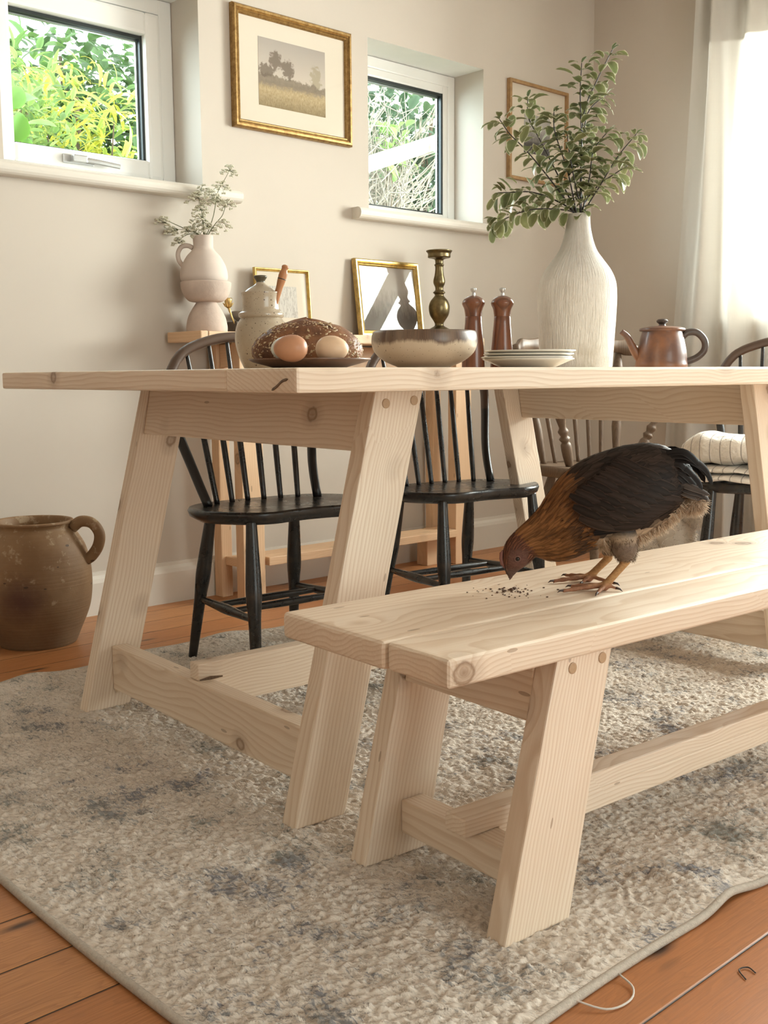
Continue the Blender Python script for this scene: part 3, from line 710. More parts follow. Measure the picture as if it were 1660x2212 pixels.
for k in range(760):
    a = rnd.uniform(0, 2 * PI); p = rnd.uniform(.06, 1.35); P0 = loaf(a, p); da = loaf(a + .02, p) - P0; dp = loaf(a, p + .02) - P0
    nrm = da.cross(dp)
    if nrm.length < 1e-12: continue
    nrm.normalize(); tx = da.normalized(); ty = nrm.cross(tx); th = rnd.gauss(0, .9); ux = tx * math.cos(th) + ty * math.sin(th); uy = nrm.cross(ux)
    big = rnd.random() < .35; L, Wd, Hh = (.0046, .0022, .0012) if big else (.0021, .0012, .0009)
    i0 = len(sv); sv += [P0 + ux * L, P0 + uy * Wd + nrm * Hh * .4, P0 - ux * L * .8, P0 - uy * Wd + nrm * Hh * .4, P0 + nrm * Hh * 1.3, P0 + ux * L * .45 + nrm * Hh, P0 - nrm * .001]
    for f in ((0, 1, 5), (1, 4, 5), (1, 2, 4), (2, 3, 4), (3, 5, 4), (3, 0, 5), (0, 6, 1), (1, 6, 2), (2, 6, 3), (3, 6, 0)): sf.append(tuple(i0 + q for q in f)); smi.append(0 if (rnd.random() < .8 or big) else 1)
so = pydata('seed_topping', sv, sf, seedm, lf); so.data.polygons.foreach_set('material_index', smi); so['kind'] = 'stuff'
def egg(name_label, loc, c, rz, L=.0285, R=.0225):
    bm = B(); prof = []
    for k in range(25):
        a = -PI / 2 + PI * k / 24; s = math.sin(a); prof.append((max(.0002, R * math.cos(a) * (1 - .10 * s)), L * s))
    lathe(bm, prof, 40)
    bmesh.ops.transform(bm, matrix=Matrix.Rotation(PI / 2, 4, 'Y'), verts=list(bm.verts))
    o = obj('egg', bm, plain('eggshell', c, .42, spec=.4, var=.05, vs=60, bump=.08, bs=420, bd=.0004), None, (loc[0], loc[1], loc[2] + R), (0, 0, rz), smooth=True); tag(o, name_label, 'egg', 'eggs on the wooden plate')
def pat(px, dpth, z):     # helper kept in world terms: a point along the camera's forward/right axes
    return (fwd.x * dpth + rgt.x * px, fwd.y * dpth + rgt.y * px, z)
ez = TZ + .0125
egg('brown egg lying in front of the loaf', (1.106, 1.428, ez - .002), (.45, .215, .115), -YAW + PI)
egg('white egg half hidden behind the brown egg', (1.124, 1.459, ez - .002), (.66, .67, .60), -YAW + PI)
egg('cream egg on the right, apart from the other two eggs', (1.190, 1.421, ez - .002), (.66, .46, .30), -YAW)

# glazed bowl, candlestick, mills, plates, big vase, teapot
bo = lathed('glazed_bowl', [(.050, 0), (.056, .002), (.060, .006), (.085, .017), (.106, .035), (.1135, .055), (.1125, .073), (.1095, .080), (.107, .0805), (.105, .076), (.106, .055), (.098, .036), (.06, .016), (.001, .013)], bowlm, None, 80, (1.644, 1.655, TZ), jt(5, .0035))
tag(bo, 'wide stoneware bowl with a dripping brown rim on the table edge', 'bowl')
brass = plain('aged_brass', (.165, .125, .062), .33, metal=.95, var=.35, vs=30, bump=.1, bs=80)
brightbrass = plain('brass', (.60, .42, .17), .3, metal=1, var=.15, vs=30)
CZ = .9163
cst = lathed_raw('candlestick', [(r * .00178, z * .00182) for r, z in spline([(32, 0), (32, 5), (28, 8), (27, 16), (20, 21), (11, 26), (10, 31), (13, 37), (21, 50), (23.5, 66), (20, 79), (12, 89), (10, 92), (11, 95), (14, 98), (11, 101), (9, 104), (9.5, 110), (13, 118), (13, 125), (10, 138), (9.0, 152), (11, 157), (9, 160), (10, 168), (18, 171), (25, 173), (25.5, 181), (29, 186), (28, 188), (24, 187.5), (22, 178), (3, 177)], 220)], brass, None, 48, (3.105, 3.04, CZ))
tag(cst, 'tall turned aged-brass candlestick standing behind the glazed bowl', 'candlestick')
def mill(label, loc):
    t = thing('pepper_mill', label, 'pepper mill', loc, 0, 'wooden mills')
    k = .00117
    lathed_raw('body', [(r * k, z * k) for r, z in [(25, 0), (25, 4), (23.5, 40), (20.5, 75), (18.3, 100), (18.0, 112), (17.5, 112.8)]], millw, t, 40)
    lathed_raw('cap', [(r * k, z * k) for r, z in spline([(17.8, 113.2), (17.6, 114), (19.5, 128), (23.8, 138), (24.2, 143), (20, 150), (12, 155), (5, 157), (1, 157.3)], 50)], millw, t, 40)
    lathed_raw('knob', [(r * k, z * k) for r, z in [(3.5, 157), (4, 160), (3, 163), (6.3, 168), (6.5, 171.5), (4.5, 173.5), (.4, 173.8)]], silver, t, 24)
mill('wooden pepper mill standing behind the right rim of the glazed bowl', (2.016, 1.854, TZ))
mill('wooden pepper mill between the glazed bowl and the tall white vase, behind the plates', (2.075, 1.81, TZ))
china = plain('white_china', (.66, .62, .55), .25, coat=.4)
for k in range(4):
    bm = B(); R0 = .0965 + (.001, .0006, 0, .001)[k]
    prf = [(.050, 0), (.055, .0015), (.0905, .0165), (R0, .0195), (R0 - .001, .0215), (.088, .0185), (.054, .0045), (.0004, .004)] if k == 0 else [(.050, 0), (.055, .0012), (.0905, .0145), (R0, .0165), (R0 - .001, .0185), (.088, .0165), (.054, .0038), (.0004, .0034)]
    lathe(bm, [(r, z) for r, z in prf], 96, (0, 0, 0), True, lambda a, z: .006 * abs(math.sin(9 * a)) * (z > .012))
    o = obj('plate', bm, china, None, (1.800 + (0, -.003, .002, .003)[k], 1.496 + (0, .002, .001, -.002)[k], TZ + k * .0066), (0, 0, .3 * k), smooth=True)
    tag(o, ('bottom plate of the stack of white scalloped plates', 'second plate from the bottom of the white plate stack', 'third plate from the bottom of the white plate stack', 'top plate of the stack of white scalloped plates')[k], 'plate', 'white plates stacked on the table')
def make_vase():
    t = NT('textured_plaster'); o = t.obj(); x, y, z = t.sep(o)
    a = t.math('MULTIPLY', t.math('ARCTAN2', y, x), .09)
    st = t.noise(t.comb(t.math('MULTIPLY', a, 260.), 0., t.math('MULTIPLY', z, 26.)), 1., 4, .6, .6); n = t.noise(o, 16, 4, .6)
    c = t.mix(t.ramp(n, [(.4, 0), (.75, 1)]), (.80, .75, .68), (.70, .645, .565))
    c = t.mix(t.math('MULTIPLY', t.ramp(z, [(0, .5), (.07, 0)]), t.ramp(n, [(.35, 0), (.6, 1)])), c, (.40, .32, .19))
    t.bump(t.math('ADD', st, t.math('MULTIPLY', t.noise(o, 55, 3), .4)), 1., .006)
    return t.set(color=c, rough=.85, spec=.2)
K = .001178
vase = lathed('tall_vase', [(r * K, z * K) for r, z in [(70, 0), (76, 2), (78, 20), (81, 80), (83, 130), (83, 160), (80, 185), (70, 208), (54, 230), (40, 250), (31, 275), (26, 300), (24.5, 318), (24.5, 324), (22, 325), (21, 320), (22, 290), (22, 270)]], make_vase(), None, 72, (2.224, 1.691, TZ), jt(8, .004), 140)
tag(vase, 'tall white rough-plastered bottle vase holding green variegated branches', 'vase')
def make_tea():
    t = NT('teapot_glaze'); o = t.obj(); n = t.noise(o, 8, 4, .6); z = t.sep(o)[2]
    c = t.mix(t.ramp(t.math('ADD', n, t.math('MULTIPLY', z, 1.2)), [(.42, 0), (.62, 1)]), (.26, .105, .045), (.115, .052, .034))
    c = t.mix(t.ramp(z, [(.0, .8), (.022, 0)]), c, (.30, .13, .055))
    t.bump(t.noise(t.comb(0., 0., t.math('MULTIPLY', z, 300.)), 1., 1), .15, .001)
    return t.set(color=c, rough=.38, spec=.5, coat=.15)
team = make_tea(); teadark = plain('teapot_dark', (.055, .035, .027), .4, var=.3, vs=30)
tea = thing('teapot', 'rust-brown stoneware teapot on the table, right of the tall white vase', 'teapot', (2.832, 1.835, TZ), -YAW)
k = .001399
lathed_raw('body', [(r * k, z * k) for r, z in spline([(48, 0), (54, 2), (55.5, 8), (54, 18), (52, 38), (46, 66), (42.5, 78), (42, 81), (40, 81.5)], 60)], team, tea, 56)
ld = lathed_raw('lid', [(r * k, z * k) for r, z in [(40, 80), (47, 81), (48.5, 83.5), (47.5, 86.5), (40, 89), (20, 91.5), (8, 92.5), (7, 94)]], team, tea, 56)
lathed_raw('knob', [(r * k, z * k) for r, z in [(7, 92.5), (6.5, 96), (11.5, 99.5), (12.5, 103), (9, 106.2), (.5, 107)]], teadark, ld, 28)
bm = B(); tube(bm, spline([(-44 * k, 0, 22 * k), (-55 * k, 0, 34 * k), (-66 * k, 0, 54 * k), (-75 * k, 0, 70 * k), (-88 * k, 0, 81 * k)], 24), [.0165 - .0085 * (i / 24) ** .7 for i in range(25)], 16); obj('spout', bm, team, tea, smooth=True)
bm = B(); tube(bm, spline([(44 * k, 0, 69 * k), (56 * k, 0, 78 * k), (76 * k, 0, 77 * k), (92 * k, 0, 60 * k), (92 * k, 0, 40 * k), (76 * k, 0, 24 * k), (52 * k, 0, 15 * k)], 40), [.0105] * 42, 12, flat=.75); obj('handle', bm, teadark, tea, smooth=True)

# ------------------------------------------------------------------ things on the console
pd = (2.030, 3.0735); K = .001553
pb = thing('pedestal_bowl', 'rough pink-grey plaster bowl on a domed foot, at the left end of the console', 'pedestal bowl', (pd[0], pd[1], CZ))
lathed('foot', [(r * K, z * K) for r, z in [(42, 0), (44, 3), (44, 14), (40, 32), (32, 48), (24, 60), (22, 63), (23, 66)]], roughclay, pb, 48, jit=jt(2, .006))
lathed('bowl', [(r * K, z * K) for r, z in [(22, 64), (36, 66), (46, 76), (52, 90), (53.5, 103), (52.5, 106), (49, 106), (40, 92), (1, 84)]], roughclay, pb, 48, jit=jt(3, .006))
jg = thing('flower_jug', 'smooth pale clay jug with a loop handle, standing in the plaster bowl', 'jug', (pd[0] - .004, pd[1] + .004, CZ + 94 * K))
lathed('body', [(r * K, z * K) for r, z in [(30, 0), (38, 4), (49, 16), (50.5, 30), (46, 48), (36, 66), (25, 78), (21.5, 84), (21, 92), (21.5, 108), (20, 109), (18.5, 106), (18.5, 90)]], pinkm, jg, 56)
ax = Vector((-rgt.x, -rgt.y, 0))
bm = B(); hp = [(22, 84), (32, 89), (46, 87), (54, 74), (53, 60), (47, 50), (42, 47)]
tube(bm, spline([tuple(ax * (a * K) + Vector((0, 0, b * K))) for a, b in hp], 36), .0078, 12, flat=.8); obj('handle', bm, pinkm, jg, smooth=True)
ch = thing('tulip_candle_holder', 'small brass tulip-cup candle holder on a curved stem beside the plaster bowl', 'candle holder', (2.172, 3.055, CZ))
k = .00156
def chp(px, py): return rgt * ((px - 530) * k) + Vector((0, 0, (715 - py) * k))
bm = B(); tube(bm, spline([tuple(chp(*q)) for q in ((545, 712), (528, 708), (512, 700), (503, 685), (499, 672), (495, 660))], 30), [.0030] * 26 + [.0045] * 6, 8); obj('stem', bm, brightbrass, ch, smooth=True)
c = chp(494, 660)
bm = B(); lathe(bm, [(.003, 0), (.008, .004), (.012, .014), (.0138, .028), (.0138, .033), (.012, .033), (.010, .015), (.001, .010)], 24, c); obj('cup', bm, brightbrass, ch, smooth=True)
for s in (-1, 1):
    bm = B(); tube(bm, [c, c + rgt * (s * .010) + Vector((0, 0, .008)), c + rgt * (s * .018) + Vector((0, 0, .017))], [.003, .004, .001], 8, flat=.35); obj('leaf', bm, brightbrass, ch, smooth=True)
bm = B(); lathe(bm, [(.030, 0), (.032, .002), (.028, .004), (.004, .005)], 32, (.02, -.02, 0)); obj('base', bm, brightbrass, ch, smooth=True)
bm = B(); box(bm, (-.06, -.045, 0), (.06, .045, .040), bev=.002); o = obj('wooden_box', bm, plain('dark_card', (.085, .065, .045), .6, var=.3, vs=20), None, (2.205, 3.105, CZ), (0, 0, -.05)); tag(o, 'low dark box on the console behind the brass tulip holder', 'box')
o = lathed('small_bowl', [(.020, 0), (.03, .002), (.047, .018), (.052, .034), (.050, .035), (.045, .02), (.001, .006)], plain('grey_clay', (.30, .27, .235), .8, var=.1), None, 40, (2.215, 3.105, CZ + .0402)); tag(o, 'small grey bowl on top of the low dark box', 'bowl')

# ------------------------------------------------------------------ picture frames
def make_picture(name, kind):
    t = NT(name); g = t.gen(); x, y, z = t.sep(g)
    if kind == 'field':
        n = t.noise(t.comb(t.math('MULTIPLY', x, 5.), 0., 0.), 1.4, 4, .6); nb = t.noise(t.comb(t.math('MULTIPLY', x, 60.), 0., t.math('MULTIPLY', z, 22.)), 1., 4, .7); bl = t.noise(t.comb(t.math('MULTIPLY', x, 16.), 0., t.math('MULTIPLY', z, 13.)), 1., 4, .65)
        c = t.mix(t.ramp(z, [(.45, 0), (1, 1)]), (.52, .45, .375), (.37, .325, .285))
        def blob(cx, cz, rx, rz):
            a = t.math('DIVIDE', t.math('SUBTRACT', x, cx), rx); b = t.math('DIVIDE', t.math('SUBTRACT', z, cz), rz)
            return t.math('SUBTRACT', 1.0, t.math('ADD', t.math('MULTIPLY', a, a), t.math('MULTIPLY', b, b)))
        tr = t.math('MAXIMUM', blob(.25, .70, .10, .17), t.math('MAXIMUM', blob(.43, .60, .11, .17), blob(.10, .53, .16, .11)))
        c = t.mix(t.ramp(t.math('ADD', blob(.85, .52, .09, .26), t.math('MULTIPLY', t.math('SUBTRACT', bl, .5), 4.)), [(.0, 0), (.5, .6)]), c, (.30, .25, .15))
        hill = t.math('SUBTRACT', t.math('ADD', .50, t.math('MULTIPLY', t.math('SUBTRACT', n, .5), .25)), t.math('ADD', z, t.math('MULTIPLY', x, .05)))
        c = t.mix(t.ramp(t.math('ADD', hill, t.math('MULTIPLY', t.math('SUBTRACT', bl, .5), .2)), [(-.01, 0), (.03, 1)]), c, t.mix(bl, (.16, .13, .10), (.33, .27, .20)))
        c = t.mix(t.ramp(t.math('ADD', tr, t.math('MULTIPLY', t.math('SUBTRACT', bl, .5), 3.2)), [(.1, 0), (.5, .85)]), c, (.155, .118, .088))
        fl = t.math('SUBTRACT', .34, t.math('ADD', z, t.math('MULTIPLY', t.math('SUBTRACT', bl, .5), .2)))
        fc = t.mix(t.ramp(nb, [(.3, 0), (.7, 1)]), (.30, .215, .105), (.54, .43, .275))
        fc = t.mix(t.ramp(t.math('ADD', z, t.math('MULTIPLY', bl, .3)), [(.15, .7), (.38, 0)]), fc, (.20, .15, .085))
        c = t.mix(t.ramp(fl, [(-.05, 0), (.06, 1)]), c, fc)
    elif kind == 'dark':
        bl = t.noise(t.vec('MULTIPLY', g, (6, 1, 8)), 1., 5, .65)
        c = t.mix(t.ramp(t.math('ADD', z, t.math('MULTIPLY', bl, .6)), [(.55, 0), (1.05, 1)]), (.10, .095, .09), (.42, .40, .37))
    elif kind == 'sketch':
        bl = t.noise(t.vec('MULTIPLY', g, (14, 1, 3)), 1., 4, .7, 1.2)
        c = t.mix(t.ramp(bl, [(.5, 0), (.58, .7), (.64, .1)]), (.60, .565, .51), (.30, .265, .23))
    else:
        bl = t.noise(t.vec('MULTIPLY', g, (14, 1, 4)), 1., 5, .7); b2 = t.noise(t.vec('MULTIPLY', g, (2, 1, 3)), 1., 3)
        c = t.mix(t.ramp(t.math('ADD', t.math('MULTIPLY', z, .9), t.math('MULTIPLY', bl, .5)), [(.45, 0), (.85, 1)]), (.13, .11, .095), (.36, .31, .27))
    return t.set(color=c, rough=.8, spec=.1)
matm = plain('mount_card', (.66, .585, .48), .9, spec=.1)
gold = NT('gilt'); _o = gold.obj(); _n = gold.noise(_o, 60, 4, .7)
goldm = gold.set(color=gold.mix(gold.ramp(_n, [(.35, 0), (.65, 1)]), (.24, .135, .045), (.44, .28, .105)), metal=.75, rough=.42)
goldm2 = plain('bright_gilt', (.56, .40, .15), .33, metal=.9, var=.3, vs=50)
oakm = plain('thin_oak', (.34, .20, .085), .5, var=.2, vs=40)
def mirrorglass():
    t = NT('picture_glass')
    tr = t.n('ShaderNodeBsdfTransparent'); gl = t.n('ShaderNodeBsdfGlossy'); gl.inputs['Roughness'].default_value = .012
    fr = t.n('ShaderNodeFresnel'); fr.inputs[0].default_value = 1.38
    bf = t.n('ShaderNodeNewGeometry').outputs['Backfacing']
    mx = t.n('ShaderNodeMixShader'); t.put(mx.inputs[0], t.math('MULTIPLY', fr.outputs[0], t.math('SUBTRACT', 1., bf))); t.put(mx.inputs[1], tr.outputs[0]); t.put(mx.inputs[2], gl.outputs[0])
    t.put(t.out.inputs[0], mx.outputs[0]); return t.m
pglass = mirrorglass()
def picture(name, label, w, h, loc, fw, fd, fm, art, mats, tilt=0, rz=0, roll=0, cat='picture', steps=True):
    """front faces -y; loc is the middle of the bottom back edge; mats = margins l,r,b,t of the card round the art"""
    t = thing(name, label, cat, loc); t.rotation_euler = (tilt, roll, rz)
    bm = B()
    prof = [(0, 0), (0, -fd * .75), (fw * .18, -fd), (fw * .42, -fd), (fw * .50, -fd * .82), (fw * .62, -fd * .92), (fw * .75, -fd * .70), (fw * .86, -fd * .74), (fw, -fd * .5), (fw, 0)] if steps else [(0, 0), (0, -fd), (fw * .15, -fd * 1.02), (fw * .85, -fd * 1.02), (fw, -fd), (fw, 0)]
    ring = []
    for dx, dy in prof:
        ring.append([bm.verts.new((-w / 2 + dx, dy, dx)), bm.verts.new((w / 2 - dx, dy, dx)), bm.verts.new((w / 2 - dx, dy, h - dx)), bm.verts.new((-w / 2 + dx, dy, h - dx))])
    n = len(prof)
    for a in range(n):
        b = (a + 1) % n
        for k in range(4): bm.faces.new((ring[a][k], ring[a][(k + 1) % 4], ring[b][(k + 1) % 4], ring[b][k]))
    bmesh.ops.recalc_face_normals(bm, faces=list(bm.faces)); obj('frame', bm, fm, t)
    iw, ih = w / 2 - fw + .001, fw - .001
    if mats:
        l, r_, b_, t_ = mats
        bm = B(); box(bm, (-iw, -fd * .35, ih), (iw, -fd * .30, h - ih)); obj('mount_card', bm, matm, t)
        bm = B(); box(bm, (-w / 2 + fw + l, -fd * .35 - .0008, fw + b_), (w / 2 - fw - r_, -fd * .35 - .0002, h - fw - t_)); obj('print', bm, art, t)
    else:
        bm = B(); box(bm, (-iw, -fd * .35, ih), (iw, -fd * .30, h - ih)); obj('print', bm, art, t)
    bm = B(); box(bm, (-iw, -fd * .45, ih), (iw, -fd * .43, h - ih)); obj('glass', bm, pglass, t)
    return t
picture('gilt_picture', 'large gilt-framed landscape with a wide cream mount hanging between the two windows', .536, .408, (2.488, YW - .001, 1.625), .030, .024, goldm, make_picture('landscape', 'field'), (.082, .092, .060, .058))
picture('oak_picture', 'thin oak-framed picture with a small dark print, hanging behind the green branches', .405, .418, (3.862, YW - .001, 1.617), .013, .020, oakm, make_picture('small_dark_print', 'dark'), (.095, .105, .11, .115), steps=False)
picture('leaning_gilt_frame', 'gilt frame with reflecting glass leaning on the wall, left of the candlestick', .342, .300, (2.925, 3.128, CZ + .0006), .026, .020, goldm2, make_picture('misty_print', 'mist'), None, tilt=-math.radians(7.5), roll=math.radians(0))
picture('small_gilt_frame', 'small thin gilt frame leaning on the wall behind the honey jar', .235, .235, (2.392, 3.122, CZ + .0006), .012, .014, goldm2, make_picture('pencil_print', 'sketch'), (.045, .045, .05, .05), tilt=-math.radians(5), rz=-math.radians(3.6))

# ------------------------------------------------------------------ big stoneware jar on the floor
def make_urn():
    t = NT('saltglaze'); o = t.obj(); x, y, z = t.sep(o); n = t.noise(o, 5, 5, .6); n2 = t.noise(o, 26, 4, .65)
    rib = t.noise(t.comb(0., 0., t.math('MULTIPLY', z, 130.)), 1., 2, .5)
    c = t.mix(t.ramp(n, [(.35, 0), (.65, 1)]), (.205, .112, .051), (.285, .175, .092))
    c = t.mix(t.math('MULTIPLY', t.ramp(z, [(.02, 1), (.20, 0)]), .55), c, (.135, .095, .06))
    c = t.mix(t.ramp(t.math('ADD', n2, t.math('MULTIPLY', z, .5)), [(.72, 0), (.80, .6)]), c, (.45, .34, .22))
    # burnt patch low on the viewer's side
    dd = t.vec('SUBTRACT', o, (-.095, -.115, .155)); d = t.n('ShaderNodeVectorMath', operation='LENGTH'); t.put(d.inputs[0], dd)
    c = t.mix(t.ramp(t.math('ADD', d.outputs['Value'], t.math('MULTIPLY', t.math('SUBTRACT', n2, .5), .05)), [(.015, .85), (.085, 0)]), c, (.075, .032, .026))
    v = t.vor(t.vec('MULTIPLY', o, (24, 24, 50)), 1.); m = t.math('MULTIPLY', t.math('LESS_THAN', v[0], .16), t.math('GREATER_THAN', t.sep(v[1])[0], .86))
    c = t.mix(t.math('MULTIPLY', m, .8), c, (.05, .03, .02))
    t.bump(t.math('ADD', t.math('MULTIPLY', rib, t.ramp(z, [(.1, 1), (.3, .25)])), t.math('MULTIPLY', n2, .4)), .45, .004)
    return t.set(color=c, rough=.58, spec=.35)
urnm = make_urn()
ur = thing('stoneware_jar', 'big brown salt-glazed stoneware jar with a loop handle on the floor by the wall', 'jar', (1.335, 2.955, 0))
K = .00134
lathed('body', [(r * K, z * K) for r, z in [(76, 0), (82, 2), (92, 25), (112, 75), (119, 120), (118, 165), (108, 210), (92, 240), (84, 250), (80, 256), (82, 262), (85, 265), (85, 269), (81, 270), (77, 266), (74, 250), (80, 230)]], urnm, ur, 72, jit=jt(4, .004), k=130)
bm = B(); hp = [(84, 252), (104, 266), (128, 262), (143, 240), (140, 214), (126, 192), (112, 182)]
ax = Vector((rgt.x, rgt.y, 0)); tube(bm, spline([tuple(ax * (a * K) + Vector((0, 0, b * K))) for a, b in hp], 40), [.0165] * 44, 12, flat=.75); obj('handle', bm, urnm, ur, smooth=True)

# ------------------------------------------------------------------ curtain
def make_curtain():
    t = NT('linen_sheer'); o = t.obj(); x, y, z = t.sep(o)
    n1 = t.noise(t.comb(0., t.math('MULTIPLY', y, 220.), t.math('MULTIPLY', z, 9.)), 1., 3, .6); n2 = t.noise(t.comb(0., t.math('MULTIPLY', y, 9.), t.math('MULTIPLY', z, 150.)), 1., 3, .6)
    wv = t.math('MULTIPLY', t.ramp(n1, [(.35, 0), (.65, 1)]), t.ramp(n2, [(.3, 0), (.65, 1)]))
    df = t.n('ShaderNodeBsdfDiffuse'); df.inputs[0].default_value = (.88, .84, .775, 1)
    tl = t.n('ShaderNodeBsdfTranslucent'); tl.inputs[0].default_value = (.29, .278, .255, 1)
    tr = t.n('ShaderNodeBsdfTransparent'); tr.inputs[0].default_value = (.95, .92, .88, 1)
    m1 = t.n('ShaderNodeMixShader'); m1.inputs[0].default_value = .38; t.put(m1.inputs[1], df.outputs[0]); t.put(m1.inputs[2], tl.outputs[0])
    m2 = t.n('ShaderNodeMixShader'); t.put(m2.inputs[0], t.math('MULTIPLY_ADD', wv, -.020, .024)); t.put(m2.inputs[1], m1.outputs[0]); t.put(m2.inputs[2], tr.outputs[0])
    t.put(t.out.inputs[0], m2.outputs[0]); return t.m
curt = make_curtain()
def curtain_pt(u, z, dx=0):
    # u 0..1 from the wall edge towards the window's middle; spreads a little towards the floor
    top = 2.40; f = 1 - z / top
    y = 2.585 + .10 * f - u * (.50 + .10 * f)
    a = .026 + .03 * f
    x = XW - .105 - .02 * f + a * math.sin(u * 2 * PI * 3.1 + .5 * math.sin(z * 1.7)) + .012 * math.sin(u * 2 * PI * 6.3 + z * 1.1) + dx
    return (x, y + .012 * math.sin(z * 2.1 + u * 9), z)
nu, nz = 220, 70; vs = [curtain_pt(i / nu, .012 + (2.40 - .012) * j / nz) for j in range(nz + 1) for i in range(nu + 1)]
fs = [(j * (nu + 1) + i, j * (nu + 1) + i + 1, (j + 1) * (nu + 1) + i + 1, (j + 1) * (nu + 1) + i) for j in range(nz) for i in range(nu)]
cu = pydata('curtain', vs, fs, curt, smooth=True); tag(cu, 'sheer cream linen curtain hanging to the floor at the right-hand window', 'curtain')
vs = [curtain_pt(i / nu, 2.12 + .28 * j / 10, .004) for j in range(11) for i in range(nu + 1)]
fs = [(j * (nu + 1) + i, j * (nu + 1) + i + 1, (j + 1) * (nu + 1) + i + 1, (j + 1) * (nu + 1) + i) for j in range(10) for i in range(nu)]
pydata('heading_hem', vs, fs, curt, cu, smooth=True)
bm = B(); tube(bm, [(XW - .10, 2.66, 2.425), (XW - .10, .0, 2.425)], .012, 14)
rod = obj('curtain_rod', bm, brass, smooth=True); tag(rod, 'thin metal rod above the right-hand window carrying the curtain', 'curtain rod')
for yy in (2.62, .05):
    bm = B(); box(bm, (XW - .115, yy - .012, 2.41), (XW - .0005, yy + .012, 2.44), bev=.003); obj('bracket', bm, brass, rod)

# ------------------------------------------------------------------ striped blanket on the right-hand chair
def make_stripe():
    t = NT('striped_cotton'); o = t.obj(); x, y, z = t.sep(o)
    u = t.n('ShaderNodeUVMap'); s = t.sep(u.outputs[0])[0]
    f = t.math('FRACT', t.math('MULTIPLY', s, 15.)); ln = t.ramp(t.math('ABSOLUTE', t.math('SUBTRACT', f, .5)), [(.03, 1), (.06, 0)])
    c = t.mix(t.math('MULTIPLY', ln, .75), (.74, .68, .60), (.20, .17, .145))
    t.bump(t.math('ADD', t.noise(o, 40, 4, .6), t.math('MULTIPLY', t.noise(o, 14, 3, .6), 3.)), .8, .008); return t.set(color=c, rough=.95, spec=.1, sheen=.2)
stm = make_stripe()
bl = thing('striped_blanket', 'cream blanket with thin dark stripes, rolled and folded on the right-hand chair seat', 'blanket', (C4[0], C4[1], .4402), ph4)
def pad(name, cx, cy, L, Wd, z0, hh, seed, sag=.0, nose=.35, amp=.004):
    nu, nv = 70, 36; vs = []; uv = []; q = fftnoise(nu + 1, nv, 5, 3, .6, seed)
    for j in range(nv):
        a = 2 * PI * j / nv
        for i in range(nu + 1):
            u = -1 + 2 * i / nu; e = (1 - abs(u) ** 5) ** .5 if abs(u) < 1 else 0
            ca, sa = math.cos(a), math.sin(a)
            y = Wd * math.copysign(abs(ca) ** .75, ca) * (e * .97 + .03); z = hh * math.copysign(abs(sa) ** .8, sa) * (e * .95 + .05) * (1 - sag * u)
            r = amp * q[j, i] * e
            vs.append((cx + u * L, cy + y * (1 + r / Wd), z0 + hh + max(-hh, z + r))); uv.append((.5 + u * .5, j / nv))
    fs = []
    for j in range(nv):
        for i in range(nu): fs.append((j * (nu + 1) + i, j * (nu + 1) + i + 1, ((j + 1) % nv) * (nu + 1) + i + 1, ((j + 1) % nv) * (nu + 1) + i))
    o = pydata(name, vs, fs, stm, bl, smooth=True); l = o.data.uv_layers.new(name='UVMap')
    for lp in o.data.loops: l.data[lp.index].uv = uv[lp.vertex_index]
    return o
pad('fold', -.035, -.02, .245, .135, .001, .013, 31, amp=.0045)
pad('fold', -.03, -.015, .235, .13, .027, .012, 32, amp=.003)
pad('roll', -.045, .0, .235, .115, .049, .043, 33, sag=.25, amp=.0075)
# ------------------------------------------------------------------ leafy branches in the tall vase
def make_leafmat(name, rough=.45, tl=.25):
    t = NT(name); c = t.n('ShaderNodeVertexColor', layer_name='Col').outputs[0]
    t.set(color=c, rough=rough, spec=.35)
    tr = t.n('ShaderNodeBsdfTranslucent'); t.put(tr.inputs[0], c)
    mx = t.n('ShaderNodeMixShader'); mx.inputs[0].default_value = tl; t.put(mx.inputs[1], t.b.outputs[0]); t.put(mx.inputs[2], tr.outputs[0]); t.put(t.out.inputs[0], mx.outputs[0]); return t.m
leafm = make_leafmat('variegated_leaf')
barkm = plain('dark_bark', (.035, .026, .022), .6)
LST = [(0, .02), (.12, .55), (.32, .93), (.52, 1), (.72, .82), (.88, .46), (1, .03)]
class Leaves:
    def __init__(s): s.v, s.f, s.c = [], [], []
    def add(s, base, d, nrm, L, Wd, bend, green, margin, fold=.25, wav=.0, rim=.78):
        d = d.normalized(); side = d.cross(nrm)
        if side.length < 1e-4: side = d.cross(Vector((1, .3, .2)))
        side.normalize(); p = Vector(base); i0 = len(s.v); pt = 0
        for k, (t, w) in enumerate(LST):
            p = p + d * (L * (t - pt)); pt = t
            n = side.cross(d).normalized()
            for q, cc in ((-1, margin), (-rim, green), (0, tuple(x * .8 for x in green)), (rim, green), (1, margin)):
                s.v.append(p + side * (q * w * Wd * .5) + n * (abs(q) * w * Wd * .5 * fold + (wav * math.sin(k * 2.2 + q) if abs(q) == 1 else 0))); s.c.append(margin if (k == 6) else cc)
            d = (Quaternion(side, -bend * (LST[min(k + 1, 6)][0] - t)) @ d)
        for k in range(6):
            for q in range(4):
                a = i0 + k * 5 + q; s.f.append((a, a + 1, a + 6, a + 5))
    def build(s, name, mat, parent=None): return pydata(name, s.v, s.f, mat, parent, s.c, smooth=True)
vb = Vector((2.224, 1.691, TZ)); vk = .001178 / 2.594
vtop = vb + Vector((0, 0, .381)) + rgt * .0045
fh = Vector((fwd.x, fwd.y, 0))
def vpt(x, y, dpt): return vtop + rgt * ((x - 600) * vk) + Vector((0, 0, (1020 - y) * vk)) + fh * dpt
